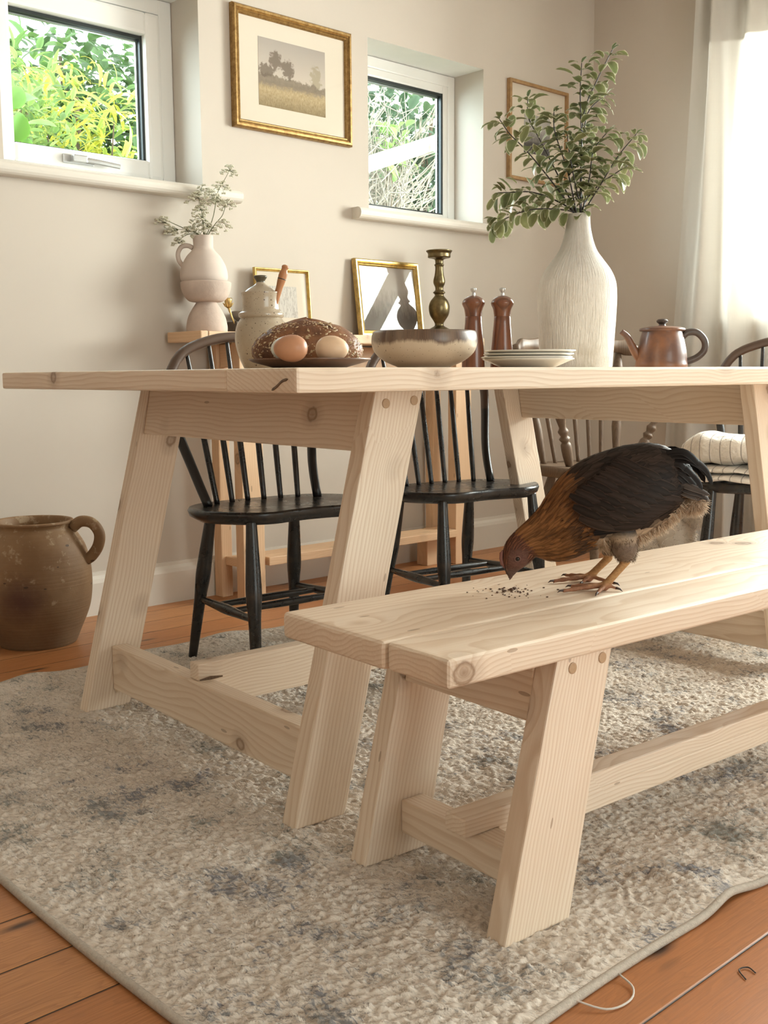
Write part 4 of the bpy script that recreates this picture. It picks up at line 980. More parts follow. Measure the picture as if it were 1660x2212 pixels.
BR = [('tallest branch, rising straight up above the vase towards the corner', [(605, 1100), (605, 900), (604, 700), (616, 470), (690, 290), (765, 145)], .01, 24, .36),
      ('upright branch just left of the tallest one', [(600, 1100), (598, 900), (600, 700), (582, 400), (585, 235)], -.03, 18, .42),
      ('branch rising left in front of the oak-framed picture', [(592, 1100), (575, 1000), (480, 800), (380, 600), (320, 480), (318, 370)], .04, 22, .34),
      ('long branch reaching up to the far left of the bouquet', [(590, 1100), (560, 1000), (420, 830), (290, 690), (200, 610), (140, 535)], -.05, 20, .45),
      ('branch arching left below the oak-framed picture', [(588, 1100), (560, 1000), (450, 930), (330, 890), (220, 890), (150, 890)], .03, 20, .35),
      ('lowest branch, drooping left over the window sill', [(590, 1100), (570, 1010), (430, 990), (300, 1000), (190, 1035), (130, 1060)], -.06, 22, .30),
      ('branch leaning out to the right of the bouquet', [(612, 1100), (625, 1000), (700, 870), (790, 720), (885, 605)], -.04, 17, .45),
      ('short lower branch on the right of the bouquet', [(612, 1100), (620, 970), (700, 860), (800, 790), (870, 745)], .05, 13, .40),
      ('inner branch left of centre, low in the bouquet', [(598, 1100), (575, 1000), (520, 800), (440, 600), (430, 500)], -.07, 24, .28),
      ('inner branch right of centre, low in the bouquet', [(606, 1100), (612, 1000), (640, 820), (655, 690), (730, 590)], -.08, 20, .30),
      ('forked branch to the right of the tallest one', [(604, 1100), (603, 900), (610, 700), (650, 460), (760, 350)], .06, 16, .48),
      ('short inner branch at the vase mouth, facing the bench', [(604, 1100), (606, 1010), (560, 860), (520, 720), (500, 620)], -.11, 22, .22)]
rl = random.Random(21)
for lab, path, dep, nl, t0 in BR:
    nl = int(nl * 1.7); t0 = t0 * .85
    b = thing('leafy_branch', lab + ', green leaves edged cream' if len((lab + ' green leaves edged cream').split()) <= 15 else lab, 'branch', tuple(vtop - Vector((0, 0, .04))), 0, 'branches in the tall vase')
    o0 = vtop - Vector((0, 0, .04)); n = 40
    P = [vpt(x, y, dep * max(0, (1020 - y) / 900 + abs(x - 600) / 900) if y < 1015 else 0) for x, y in path]
    S = [Vector(p) for p in spline([tuple(p) for p in P], n)]; N = len(S)
    bm = B(); tube(bm, [p - o0 for p in S], [.0023 - .0012 * i / N for i in range(N)], 7); obj('stem', bm, barkm, b, smooth=True)
    lv = Leaves()
    for k in range(nl):
        f = t0 + (1 - t0) * ((k + .5) / nl) + rl.uniform(-.02, .02); i = min(N - 2, max(1, int(f * (N - 1)))); tg = (S[i + 1] - S[i - 1]).normalized()
        az = k * 2.4 + rl.uniform(-.5, .5); rd = Quaternion(tg, az) @ tg.orthogonal().normalized()
        # short petiole twig
        tw = rl.uniform(.006, .024) if rl.random() < .6 else .004
        base = S[i] + (rd * .8 + tg * .6) * tw
        d = (rd * .75 + tg * .45 + Vector((0, 0, .12))).normalized(); sc = rl.uniform(.72, 1.15) * (1 - .25 * max(0, f - .85) / .15)
        g = rl.uniform(.8, 1.2); yel = rl.uniform(0, .03)
        lv.add(base - o0, d, Vector((0, 0, 1)) + rd * .2, .047 * sc, .0255 * sc, rl.uniform(.4, 1.9), ((.165 + yel) * g, .195 * g, .082 * g), (.66, .64, .48), rl.uniform(.1, .45), .0010)
    for k in range(2):
        tg = (S[-1] - S[-3]).normalized(); rd = Quaternion(tg, rl.uniform(0, 6.3)) @ tg.orthogonal().normalized()
        lv.add(S[-1] - o0, (tg + rd * .5).normalized(), Vector((0, 0, 1)), .022, .010, .8, (.15, .19, .09), (.62, .60, .45), .3, .0006)
    lv.build('leaves', leafm, b)

# ------------------------------------------------------------------ cow-parsley stems in the clay jug
stemm = plain('green_stem', (.125, .135, .055), .6); flom = plain('floret', (.66, .63, .50), .8, var=.12, vs=200)
jt0 = Vector((pd[0] - .004, pd[1] + .004, CZ + (94 + 109) * .001553)); fk = .001545 / 3.32
def fpt(x, y, dpt): return jt0 + rgt * ((x - 400) * fk) + Vector((0, 0, (570 - y) * fk)) + fh * dpt
ST = [('tallest flower stem, with one white umbel at the very top', [(410, 640), (430, 560), (475, 430), (500, 290), (520, 230), (560, 165), (598, 95)], [(6, 598, 88, 50), (3, 535, 190, 60), (4, 500, 300, 48)]),
      ('upright flower stem with a white umbel in front of the window sill', [(402, 640), (410, 565), (402, 460), (378, 330), (365, 285)], [(4, 365, 275, 62), (2, 385, 360, 48), (3, 395, 225, 52)]),
      ('flower stem leaning far left out of the jug', [(396, 640), (380, 565), (300, 530), (210, 490), (135, 455)], [(4, 132, 452, 44), (3, 175, 520, 36), (2, 290, 515, 44)]),
      ('short flower stem drooping low over the jug handle', [(394, 640), (372, 565), (300, 556), (235, 590)], [(3, 228, 595, 40)]),
      ('flower stem leaning right, its umbels in front of the bare wall', [(412, 640), (440, 560), (490, 490), (545, 430), (575, 350)], [(3, 545, 470, 52), (4, 582, 335, 48), (2, 455, 275, 52)]),
      ('short bushy flower stem filling the middle of the jug mouth', [(402, 640), (405, 565), (400, 500), (395, 450)], [(3, 360, 480, 66), (3, 440, 500, 62), (2, 400, 430, 58)])]
for lab, path, ums in ST:
    o0 = fpt(402, 640, 0); b = thing('flower_spray', lab, 'flowers', tuple(o0), 0, 'cream flowers in the clay jug'); dd = rl.uniform(-.03, .03)
    S = [Vector(p) for p in spline([tuple(fpt(x, y, dd * max(0, (570 - y) / 400) if y < 570 else 0)) for x, y in path], 30)]
    bm = B(); tube(bm, [p - o0 for p in S], [.0018 - .0009 * i / len(S) for i in range(len(S))], 6)
    for _, ux, uy, ur in ums:
        fl = B(); ur = ur * 1.22
        c = fpt(ux, uy, dd * (570 - uy) / 400 + rl.uniform(-.012, .012)); near = min(S, key=lambda p: (p - c).length + (0 if p.z < c.z else .05))
        hub = near.lerp(c, .55) if (near - c).length > .012 else c - Vector((0, 0, .012)); tube(bm, [near - o0, hub - o0], .0008, 5)
        up = (Vector((0, 0, 1)) + (c - near) * 6 + rgt * rl.uniform(-.4, .4)).normalized(); q = Vector((0, 0, 1)).rotation_difference(up)
        for k in range(18):
            r = ur * fk * math.sqrt((k + .5) / 18) * 1.05; a = k * 2.4
            tip = c + q @ Vector((r * math.cos(a), r * math.sin(a), .006 - 3.0 * r * r / (ur * fk) * .35 + rl.uniform(-.003, .003)))
            tube(bm, [hub - o0, hub.lerp(tip, .6) + up * .002 - o0, tip - o0], .00045, 4)
            for m in range(11):
                rr = .0062 * math.sqrt(rl.random()); aa = rl.uniform(0, 6.3); p = tip + q @ Vector((rr * math.cos(aa), rr * math.sin(aa), rl.uniform(-.0012, .0012)))
                t = bmesh.new(); bmesh.ops.create_icosphere(t, subdivisions=1, radius=rl.uniform(.0020, .0032)); merge(fl, t, None, Matrix.Translation(p - o0))
        obj('umbel', fl, flom, b)
    obj('stalks', bm, stemm, b, smooth=True)

# ------------------------------------------------------------------ the hen
HK = .000268
hen_rz = math.atan2(math.sin(YAW + PI / 2 - PI / 2) * .9176, -math.cos(YAW))
hen_rz = math.atan2(.6773, -.7354)
HO = Vector((1.402, 1.004, .4304))
def hz(x, y, lat=0.0): return Vector(((680 - x) * HK, lat, (965 - y) * HK))
STN = [((113, 919), (117, 921), 2), ((97, 880), (140, 893), 9), ((88, 846), (172, 858), 15), ((78, 800), (205, 836), 31), ((78, 745), (243, 800), 43), ((97, 684), (268, 775), 48), ((150, 622), (302, 784), 52), ((228, 555), (352, 798), 62),
       ((298, 472), (425, 799), 84), ((352, 385), (505, 774), 112), ((428, 290), (580, 742), 138), ((555, 202), (662, 716), 160), ((700, 147), (765, 705), 168), ((830, 118), (862, 685), 164), ((945, 112), (952, 632), 148), ((1035, 138), (1035, 585), 122), ((1105, 186), (1090, 525), 92), ((1152, 230), (1125, 460), 60), ((1180, 262), (1158, 380), 30), ((1190, 290), (1180, 330), 8)]
rows = []
for (xt, yt), (xb, yb), w in STN:
    a, b = hz(xt, yt), hz(xb, yb); rows.append((*a, *b, w * HK))
G = spline(rows, 110)
def sect(g, th):
    a, b, w = Vector(g[0:3]), Vector(g[3:6]), float(g[6]); c = (a + b) / 2; h = (a - b) / 2
    ct, s_ = math.cos(th), math.sin(th)
    wide = 1.0 + .10 * s_ * (-1)           # a touch fuller below
    return c + h * s_ + Vector((0, w * wide * math.copysign(abs(ct) ** .9, ct), 0))
NTH = 36
body = B(); rr = []
for g in G: rr.append([body.verts.new(sect(g, 2 * PI * k / NTH)) for k in range(NTH)])
for a, b in zip(rr, rr[1:]):
    for k in range(NTH): body.faces.new((a[k], b[k], b[(k + 1) % NTH], a[(k + 1) % NTH]))
body.faces.new(rr[0]); body.faces.new(list(reversed(rr[-1])))
bmesh.ops.recalc_face_normals(body, faces=list(body.faces))
from mathutils.bvhtree import BVHTree
bvh0 = BVHTree.FromBMesh(body)
toes = []
for s, (fx, fl_), hk, toelist in ((1, (672, .022), (788, 800), [((405, .044), 7.5), ((478, .006), 7), ((590, .066), 6.5), ((735, .030), 5.5)]),
                                  (-1, (632, -.052), (730, 795), [((396, -.036), 7.5), ((505, -.088), 7), ((560, -.020), 6), ((757, -.012), 6)])):
    hl = .030 * s; kn = hz(hk[0], hk[1], hl); kn.z += (.02 if s > 0 else -.012) * .2
    top = hz(760 if s > 0 else 735, 610, .022 * s); mid = hz(775 if s > 0 else 742, 715, .030 * s)
    tube(body, spline([tuple(top), tuple(mid), tuple(hz(hk[0] - 4, hk[1] - 30, hl)), tuple(kn)], 12), [.024, .0235, .0225, .021, .020, .0185, .0165, .0145, .0125, .0105, .0085, .0070, .006][:13], 16)
    ft = Vector(((680 - fx) * HK, fl_, .0085))
    tube(body, [kn + Vector((-.001, 0, .012)), kn, kn.lerp(ft, .5), kn.lerp(ft, .85), ft], [.0066, .0068, .0062, .0064, .0070], 14)
    t = bmesh.new(); bmesh.ops.create_icosphere(t, subdivisions=3, radius=.0082); merge(body, t, None, Matrix.Translation(ft + Vector((.002, 0, -.002))))
    for (tx, tl), r in toelist:
        tip = Vector(((680 - tx) * HK, tl, .0034)); d = tip - ft; m1 = ft + d * .35 + Vector((0, 0, -.0005)); m2 = ft + d * .72; m1.z = .0070; m2.z = .0054
        rr_ = r * HK * 2.35
        tube(body, spline([tuple(ft), tuple(m1), tuple(m2), tuple(tip)], 18), [rr_ * (1.06 - .40 * i / 18 + .10 * math.sin(i * 1.15)) for i in range(19)], 12)
        toes.append((tip, d.normalized()))
bmesh.ops.recalc_face_normals(body, faces=list(body.faces))
me = bpy.data.meshes.new('hen_raw'); body.to_mesh(me); body.free()
tmp = bpy.data.objects.new('hen_raw', me); COL.objects.link(tmp)
m = tmp.modifiers.new('r', 'REMESH'); m.mode = 'VOXEL'; m.voxel_size = .0021
m2_ = tmp.modifiers.new('s', 'SMOOTH'); m2_.factor = .5; m2_.iterations = 4
dg = bpy.context.evaluated_depsgraph_get(); hm = bpy.data.meshes.new_from_object(tmp.evaluated_get(dg)); bpy.data.objects.remove(tmp)
co = np.empty(len(hm.vertices) * 3, np.float32); hm.vertices.foreach_get('co', co); co = co.reshape(-1, 3)
def sstep(a, b, x): t = np.clip((x - a) / (b - a), 0, 1); return t * t * (3 - 2 * t)
def hen_col(P):
    P = np.atleast_2d(P); x = 680 - P[:, 0] / HK; y = 965 - P[:, 2] / HK
    def mixc(c, f, col): return c * (1 - f[:, None]) + np.array(col)[None] * f[:, None]
    c = np.tile(np.array([.019, .0118, .0082]), (len(P), 1))
    belly = sstep(-25, 45, y - np.interp(x, [430, 600, 830, 950, 1060, 1120], [760, 625, 622, 575, 470, 440])) * sstep(560, 660, x)
    c = mixc(c, belly, (.46, .335, .225))
    neck = 1 - sstep(-70, 60, x - (430 + (y - 400) * .45)); c = mixc(c, neck, (.108, .046, .016))
    br = sstep(640, 760, y) * sstep(360, 440, x) * (1 - sstep(600, 680, x)); c = mixc(c, br * .8, (.25, .135, .065))
    thigh = sstep(640, 700, y) * sstep(650, 690, x) * (1 - sstep(840, 880, x)); c = mixc(c, thigh, (.17, .115, .08))
    head = 1 - sstep(190, 330, x + (y - 700) * .15); c = mixc(c, head * .9, (.085, .032, .017))
    face = np.exp(-((x - 165) / 62) ** 2 - ((y - 788) / 60) ** 2); c = mixc(c, np.clip(face * 1.2, 0, 1), (.135, .055, .038))
    beak = sstep(838, 862, y) * (1 - sstep(185, 215, x)); c = mixc(c, beak, (.095, .05, .035))
    leg = sstep(778, 800, y) * sstep(380, 400, x) * (P[:, 2] < .050); c = mixc(c, leg * (x > 560) * 1., (.47, .255, .105))
    foot = sstep(900, 945, y) * sstep(380, 388, x); c = mixc(c, foot, (.33, .145, .075))
    return c
at = hm.color_attributes.new('Col', 'FLOAT_COLOR', 'POINT'); cc = np.ones((len(co), 4), np.float32); cc[:, :3] = hen_col(co); at.data.foreach_set('color', cc.ravel())
def make_hen():
    t = NT('hen_body'); c = t.n('ShaderNodeVertexColor', layer_name='Col').outputs[0]; o = t.obj()
    n = t.noise(t.vec('MULTIPLY', o, (220, 160, 420)), 1., 3, .65); sc = t.vor(o, 330)[0]
    c2 = t.mix(t.math('MULTIPLY', t.ramp(n, [(.35, 1), (.62, 0)]), .45), c, t.mix(1., c, (.35, .3, .28), 'MULTIPLY'))
    t.bump(t.math('ADD', n, t.math('MULTIPLY', sc, .5)), .35, .0012); return t.set(color=c2, rough=.62, spec=.35)
hen = obj('hen', hm, make_hen(), None, HO, (0, 0, hen_rz), smooth=True)
tag(hen, 'dark brown hen with rust-coloured neck, pecking head-down at crumbs on the bench', 'hen')
def make_feather(name, rough=.5):
    t = NT(name); c = t.n('ShaderNodeVertexColor', layer_name='Col').outputs[0]; return t.set(color=c, rough=rough, spec=.09)
feam = make_feather('plumage', .5); flum = make_leafmat('down', .9, .35)
class Feathers:
    def __init__(s): s.v, s.f, s.c = [], [], []
    def path(s, pts, nrms, Wd, c0, c1, edge, tipw=.35, crown=.12):
        """a vane along pts with a raised shaft; colour runs c0 -> c1, edge is the margin"""
        n = len(pts); i0 = len(s.v)
        for k in range(n):
            t = k / (n - 1); d = (pts[min(k + 1, n - 1)] - pts[max(k - 1, 0)]).normalized(); nn = nrms[k]; sd = d.cross(nn)
            if sd.length < 1e-5: sd = d.orthogonal()
            sd.normalize(); w = Wd * .5 * (math.sin(PI * min(1, (t * .82 + .10))) ** .6 if t < 1 else tipw * .3)
            col = [c0[q] * (1 - t) + c1[q] * t for q in range(3)]
            for q, cl in ((-1, edge), (-.72, col), (0, [min(1, v * 1.5 + .004) for v in col]), (.72, col), (1, edge)):
                s.v.append(pts[k] + sd * (q * w) + nn * (crown * w * (1 - abs(q)))); s.c.append(cl)
        for k in range(n - 1):
            for q in range(4):
                a = i0 + k * 5 + q; s.f.append((a, a + 1, a + 6, a + 5))
    def build(s, name, mat=None, parent=None): return pydata(name, s.v, s.f, mat or feam, parent or hen, s.c, smooth=True)
def surf(p, off=.0, side=1):
    """drop a point of the hen's middle plane out on to her flank"""
    h = bvh0.ray_cast(Vector((p.x, .4 * side, p.z)), Vector((0, -side, 0)))
    if h[0] is None:
        q = bvh0.find_nearest(Vector((p.x, .03 * side, p.z))); return q[0] + q[1] * off, q[1]
    return h[0] + h[1] * off, h[1]
rh = random.Random(5)
NG = len(G)
arc = [0.0]
for i in range(1, NG): arc.append(arc[-1] + (sect(G[i], .3) - sect(G[i - 1], .3)).length)
def coverts(store, x0, x1, step, gap, L, Wd, colf, lift=.0016, nseg=4, ythr=None, jitter=.25):
    last = -1
    for i in range(2, NG - 2):
        if arc[i] - last < step: continue
        cx = 680 - (G[i][0] + G[i][3]) / 2 / HK
        if not (x0 <= cx <= x1): continue
        last = arc[i]; per = 0; pts = [sect(G[i], 2 * PI * k / 200) for k in range(200)]; acc = rh.uniform(0, gap)
        for k in range(200):
            acc += (pts[(k + 1) % 200] - pts[k]).length
            if acc < gap: continue
            acc = rh.uniform(-gap * jitter, 0); th = 2 * PI * k / 200 + rh.uniform(-.02, .02)
            x = 680 - pts[k].x / HK; y = 965 - pts[k].z / HK
            if ythr and not ythr(x, y): continue
            P, Nn = [], []; Lf = L * rh.uniform(.8, 1.2); j = i; dist = 0; prevp = None
            dth = rh.uniform(-.06, .06)
            for q in range(nseg):
                want = Lf * q / (nseg - 1)
                while j < NG - 1 and arc[j] - arc[i] < want: j += 1
                p = sect(G[j], th + dth * q / nseg); e = .004; tgu = sect(G[min(j + 1, NG - 1)], th) - sect(G[max(j - 1, 0)], th); tgv = sect(G[j], th + e) - sect(G[j], th - e); nn = tgv.cross(tgu)
                if nn.length < 1e-12: nn = p - Vector(((G[j][0] + G[j][3]) / 2, 0, (G[j][2] + G[j][5]) / 2))
                nn.normalize()
                c_ = (Vector(G[j][0:3]) + Vector(G[j][3:6])) / 2
                if nn.dot(p - c_) < 0: nn = -nn
                P.append(p + nn * (.0006 + lift * (q / (nseg - 1)) * rh.uniform(.6, 1.3))); Nn.append(nn)
            if (P[-1] - P[0]).length < Lf * .3: continue
            c0, c1, ed = colf(x, y); store.path(P, Nn, Wd * rh.uniform(.85, 1.15), c0, c1, ed)
def bodycol(x, y):
    c = hen_col(np.array([hz(x, y)]))[0]; g = rh.uniform(.6, 1.5)
    c = tuple(float(v) * g for v in c); dark = c[0] < .09
    return c, tuple(v * .8 for v in c), (tuple(v * 1.9 + .010 for v in c) if dark and rh.random() < .75 else tuple(v * .75 for v in c))
bf = Feathers(); coverts(bf, 500, 1130, .0095, .0090, .026, .0145, bodycol, .0018, 4, lambda x, y: y < np.interp(x, [430, 600, 830, 950, 1060, 1120], [780, 640, 640, 590, 480, 450])); bf.build('body_feathers')
def neckcol(x, y):
    g = rh.uniform(.7, 1.45); f = min(1, max(0, (x - 330) / 130)); r = (.112 * g, .047 * g, .016 * g)
    tip = tuple(v * (1 - .93 * f) + .010 * f for v in r) if rh.random() < .35 + .5 * f else r
    return r, tip, tuple(v * 1.35 for v in r) if rh.random() < .7 else tip
nf = Feathers(); coverts(nf, 215, 520, .0062, .0046, .024, .0062, neckcol, .0014, 5, lambda x, y: True); nf.build('hackle_feathers')
def headcol(x, y):
    c = hen_col(np.array([hz(x, y)]))[0]; g = rh.uniform(.7, 1.3); c = tuple(float(v) * g for v in c); return c, c, tuple(v * .8 for v in c)
hf_ = Feathers(); coverts(hf_, 118, 240, .0034, .0030, .0085, .0032, headcol, .0006, 3, lambda x, y: not (105 < x < 215 and 735 < y)); hf_.build('head_feathers')
# folded wings, both flanks
DK = (.016, .0098, .0070)
for side in (1, -1):
    wf = Feathers()
    def row(roots, dirs, L, Wd, off, cols, nseg=9, droop=0.):
        for (rx, ry), (dx, dy) in zip(roots, dirs):
            P, Nn = [], []; l = math.hypot(dx, dy)
            for q in range(nseg):
                t = q / (nseg - 1); x = rx + dx / l * L * t; y = ry + dy / l * L * t + droop * t * t
                p, nn = surf(hz(x, y), off + .0022 * t, side); P.append(p); Nn.append(nn)
            g = rh.uniform(.7, 1.4); c0, c1, ed = cols; wf.path(P, Nn, Wd * HK, tuple(v * g for v in c0), tuple(v * g for v in c1), ed)
    lin = lambda a, b, n: [(a[0] + (b[0] - a[0]) * k / (n - 1), a[1] + (b[1] - a[1]) * k / (n - 1)) for k in range(n)]
    # primaries, lowest first
    n = 8; row(lin((585, 612), (640, 505), n), lin((455, -95), (430, -90), n), 470, 60, .0045, ((.009, .0065, .006), (.012, .009, .0075), (.030, .021, .017)), 12, droop=-55)
    n = 9; row(lin((560, 560), (800, 380), n), lin((300, 20), (260, 60), n), 300, 66, .0065, ((.014, .010, .008), (.020, .014, .011), (.070, .046, .034)), 10, droop=-20)
    n = 10; row(lin((500, 520), (860, 300), n), lin((200, 60), (190, 70), n), 205, 62, .0078, (DK, (.018, .013, .010), (.062, .040, .029)), 8)
    n = 10; row(lin((470, 460), (800, 240), n), lin((190, 75), (185, 80), n), 170, 58, .0085, (DK, (.017, .012, .009), (.052, .032, .023)), 7)
    n = 9; row(lin((455, 400), (720, 200), n), lin((180, 80), (180, 80), n), 140, 52, .0088, (DK, (.016, .011, .009), (.045, .026, .019)), 6)
    wf.build('wing')
# tail: a drooping fan
tf = Feathers()
TL = [((1010, 200), (1150, 205), (1245, 268), (1284, 345), 44), ((1000, 180), (1120, 175), (1225, 240), (1270, 300), 46), ((990, 165), (1100, 150), (1190, 215), (1245, 290), 46), ((1020, 230), (1120, 250), (1190, 310), (1225, 372), 44),
      ((1000, 260), (1080, 290), (1140, 350), (1165, 415), 42), ((1010, 240), (1100, 275), (1170, 335), (1200, 400), 42), ((990, 280), (1060, 320), (1105, 375), (1125, 425), 40), ((1040, 330), (1130, 370), (1215, 395), (1284, 452), 52), ((1040, 350), (1120, 390), (1200, 415), (1262, 440), 46), ((1030, 300), (1110, 340), (1190, 370), (1272, 405), 44),
      ((1000, 215), (1090, 225), (1150, 290), (1180, 370), 44), ((980, 250), (1040, 290), (1085, 345), (1100, 400), 42)]
for k, (a, b, c, d, w) in enumerate(TL):
    for sd in (1, -1):
        lat = [.016 * sd, .026 * sd, .024 * sd + rh.uniform(-.004, .004), .017 * sd + rh.uniform(-.008, .008)]
        P = [Vector(p) for p in spline([tuple(hz(*q, lat=l)) for q, l in zip((a, b, c, d), lat)], 12)]
        Nn = [Vector((-.25, sd * .8, .45)).normalized()] * len(P); g = rh.uniform(.7, 1.4)
        low = k in (7, 8, 9); base = (.042, .031, .025) if low else (.011, .0085, .0075)
        tf.path(P, Nn, w * HK * 1.1, tuple(v * g for v in base), tuple(v * g * .8 for v in base), tuple(v * 2.2 * g + .012 for v in base), crown=.3)
tf.build('tail_feathers')
# fluff under the belly and tail
def fuzz(store, pts, L, Wd, col, g=(.75, 1.2)):
    for p, n in pts:
        d = (n + Vector((rh.gauss(0, .45), rh.gauss(0, .45), rh.gauss(0, .45) - .15))).normalized(); sd = d.orthogonal().normalized(); sd = Quaternion(d, rh.uniform(0, 3.1)) @ sd
        l = L * rh.uniform(.5, 1.2); i0 = len(store.v); gg = rh.uniform(*g); c = tuple(v * gg for v in col)
        bend = Vector((rh.gauss(0, .2), rh.gauss(0, .2), -.25)) * l
        store.v += [p - sd * Wd * .5, p + sd * Wd * .5, p + d * l * .55 + sd * Wd * .35 + bend * .3, p + d * l * .55 - sd * Wd * .35 + bend * .3, p + d * l + bend]; store.c += [c] * 5
        store.f += [(i0, i0 + 1, i0 + 2, i0 + 3), (i0 + 3, i0 + 2, i0 + 4)]
ff = Feathers(); pts = []
while len(pts) < 2600:
    i = rh.randrange(40, NG - 6); th = rh.uniform(PI * .95, PI * 2.05); p = sect(G[i], th); x = 680 - p.x / HK; y = 965 - p.z / HK
    if x > 640 and y > np.interp(x, [600, 830, 950, 1060, 1120, 1180], [640, 640, 590, 490, 430, 380]):
        c_ = (Vector(G[i][0:3]) + Vector(G[i][3:6])) / 2; pts.append((p, ((p - c_).normalized() + Vector((-.8, 0, -.2))).normalized()))
fuzz(ff, pts, .013, .0016, (.58, .45, .33))
pts = []
for s in (1, -1):
    for k in range(700):
        t = rh.random() ** .8; c_ = hz(762 + 26 * t, 640 + 145 * t, .026 * s); r = .0235 - .013 * t ** 2; a = rh.uniform(0, 6.3)
        n = Vector((math.cos(a), math.sin(a), 0)); pts.append((c_ + n * r, (n * .35 + Vector((-.1, 0, -1))).normalized()))
fuzz(ff, pts, .0055, .0011, (.19, .13, .088))
ff.build('belly_fluff', flum)
uf = Feathers(); cfl = hz(1195, 455, 0); t = bmesh.new(); bmesh.ops.create_icosphere(t, subdivisions=3, radius=1)
pts = []
for k in range(1500):
    n = Vector((rh.gauss(0, 1), rh.gauss(0, 1), rh.gauss(0, 1))).normalized(); pts.append((cfl + Vector((n.x * 66 * HK, n.y * .022, n.z * 58 * HK)), n))
for v in t.verts: v.co = cfl + Vector((v.co.x * 68 * HK, v.co.y * .023, v.co.z * 60 * HK))
for f in t.faces: uf.f.append(tuple(len(uf.v) + v.index for v in f.verts))
t.verts.ensure_lookup_table()
for v in t.verts: uf.v.append(v.co.copy()); uf.c.append((.50, .38, .27))
t.free(); fuzz(uf, pts, .011, .0014, (.56, .44, .33)); uf.build('tail_fluff', flum)
# eye, comb, claws
ep, en = surf(hz(157, 783), 0, 1)
for s in (1, -1):
    e, n = surf(hz(157, 783), -.0012, s); bm = B(); t = bmesh.new(); bmesh.ops.create_uvsphere(t, u_segments=16, v_segments=10, radius=.0034); merge(bm, t, None, Matrix.Translation(e)); obj('eye', bm, plain('hen_eye', (.02, .012, .008), .08), hen, smooth=True)
    e, n = surf(hz(157, 783), .0002, s); bm = B(); q = Vector((0, 0, 1)).rotation_difference(n).to_matrix().to_4x4(); q.translation = e
    t = bmesh.new(); lathe(t, [(.0034, -.0004), (.0039, .0006), (.0048, .0006), (.0054, -.0008)], 20, cap=False); merge(bm, t, None, q); obj('eyelid', bm, plain('hen_skin', (.15, .07, .05), .6), hen, smooth=True)
bm = B(); tube(bm, [hz(84, 842), hz(70, 815), hz(64, 785), hz(66, 755), hz(76, 735)], [.0015, .0032, .0030, .0034, .0012], 8, flat=.6); obj('comb', bm, plain('hen_comb', (.16, .058, .042), .6), hen, smooth=True)
clawm = plain('claw', (.055, .035, .028), .35)
for tip, d in toes:
    bm = B(); tube(bm, [tip - d * .002 + Vector((0, 0, .0008)), tip + d * .0045 + Vector((0, 0, .0012)), tip + d * .0090 - Vector((0, 0, .0012))], [.0022, .0016, .0003], 8)
    obj('claw', bm, clawm, hen, smooth=True)

# crumbs on the bench
cr = B(); rc = random.Random(9)
for k in range(64):
    if k < 50: x, y = rc.gauss(1.196, .020), rc.gauss(1.165, .026)
    else: x, y = rc.uniform(1.12, 1.26), rc.uniform(1.07, 1.24)
    s = rc.uniform(.0007, .0022) if k not in (3, 4, 5) else .004
    t = bmesh.new(); bmesh.ops.create_icosphere(t, subdivisions=1, radius=s)
    for v in t.verts: v.co = Vector((v.co.x * rc.uniform(.7, 1.5), v.co.y * rc.uniform(.7, 1.5), v.co.z * .6))
    merge(cr, t, None, Matrix.Translation(wor(x, y, .4304 + s * .5, TB)))
o = obj('bread_crumbs', cr, plain('crumb', (.10, .05, .028), .8, var=.4, vs=300)); tag(o, 'dark brown crumbs scattered on the bench in front of the hen', 'crumbs', kind='stuff')

# fluffy fleece behind the bench
fl = Feathers(); FC = Vector((fwd.x * 3.38 + rgt.x * .935, fwd.y * 3.38 + rgt.y * .935, 0))
for c, r, hgt in (((0, 0, .10), .10, .098), ((-.01, .005, .235), .070, .085), ((.030, -.030, .33), .052, .052), ((-.060, .055, .20), .05, .06)):
    c = Vector(c); t = bmesh.new(); bmesh.ops.create_icosphere(t, subdivisions=3, radius=1); b0 = len(fl.v)
    for f in t.faces: fl.f.append(tuple(b0 + v.index for v in f.verts))
    for v in t.verts: fl.v.append(c + Vector((v.co.x * r, v.co.y * r, v.co.z * hgt))); fl.c.append((.66, .58, .49))
    t.free(); pts = []
    for k in range(1500):
        n = Vector((rh.gauss(0, 1), rh.gauss(0, 1), rh.gauss(0, 1))).normalized(); pts.append((c + Vector((n.x * r, n.y * r, max(n.z * hgt, -c.z + .004))), n))
    fuzz(fl, pts, .014, .0022, (.70, .62, .53))
o = pydata('fleece', fl.v, fl.f, flum, None, fl.c, smooth=True, loc=FC); tag(o, 'fluffy cream fleece bundle behind the bench, showing just past the tail of the hen', 'fleece')

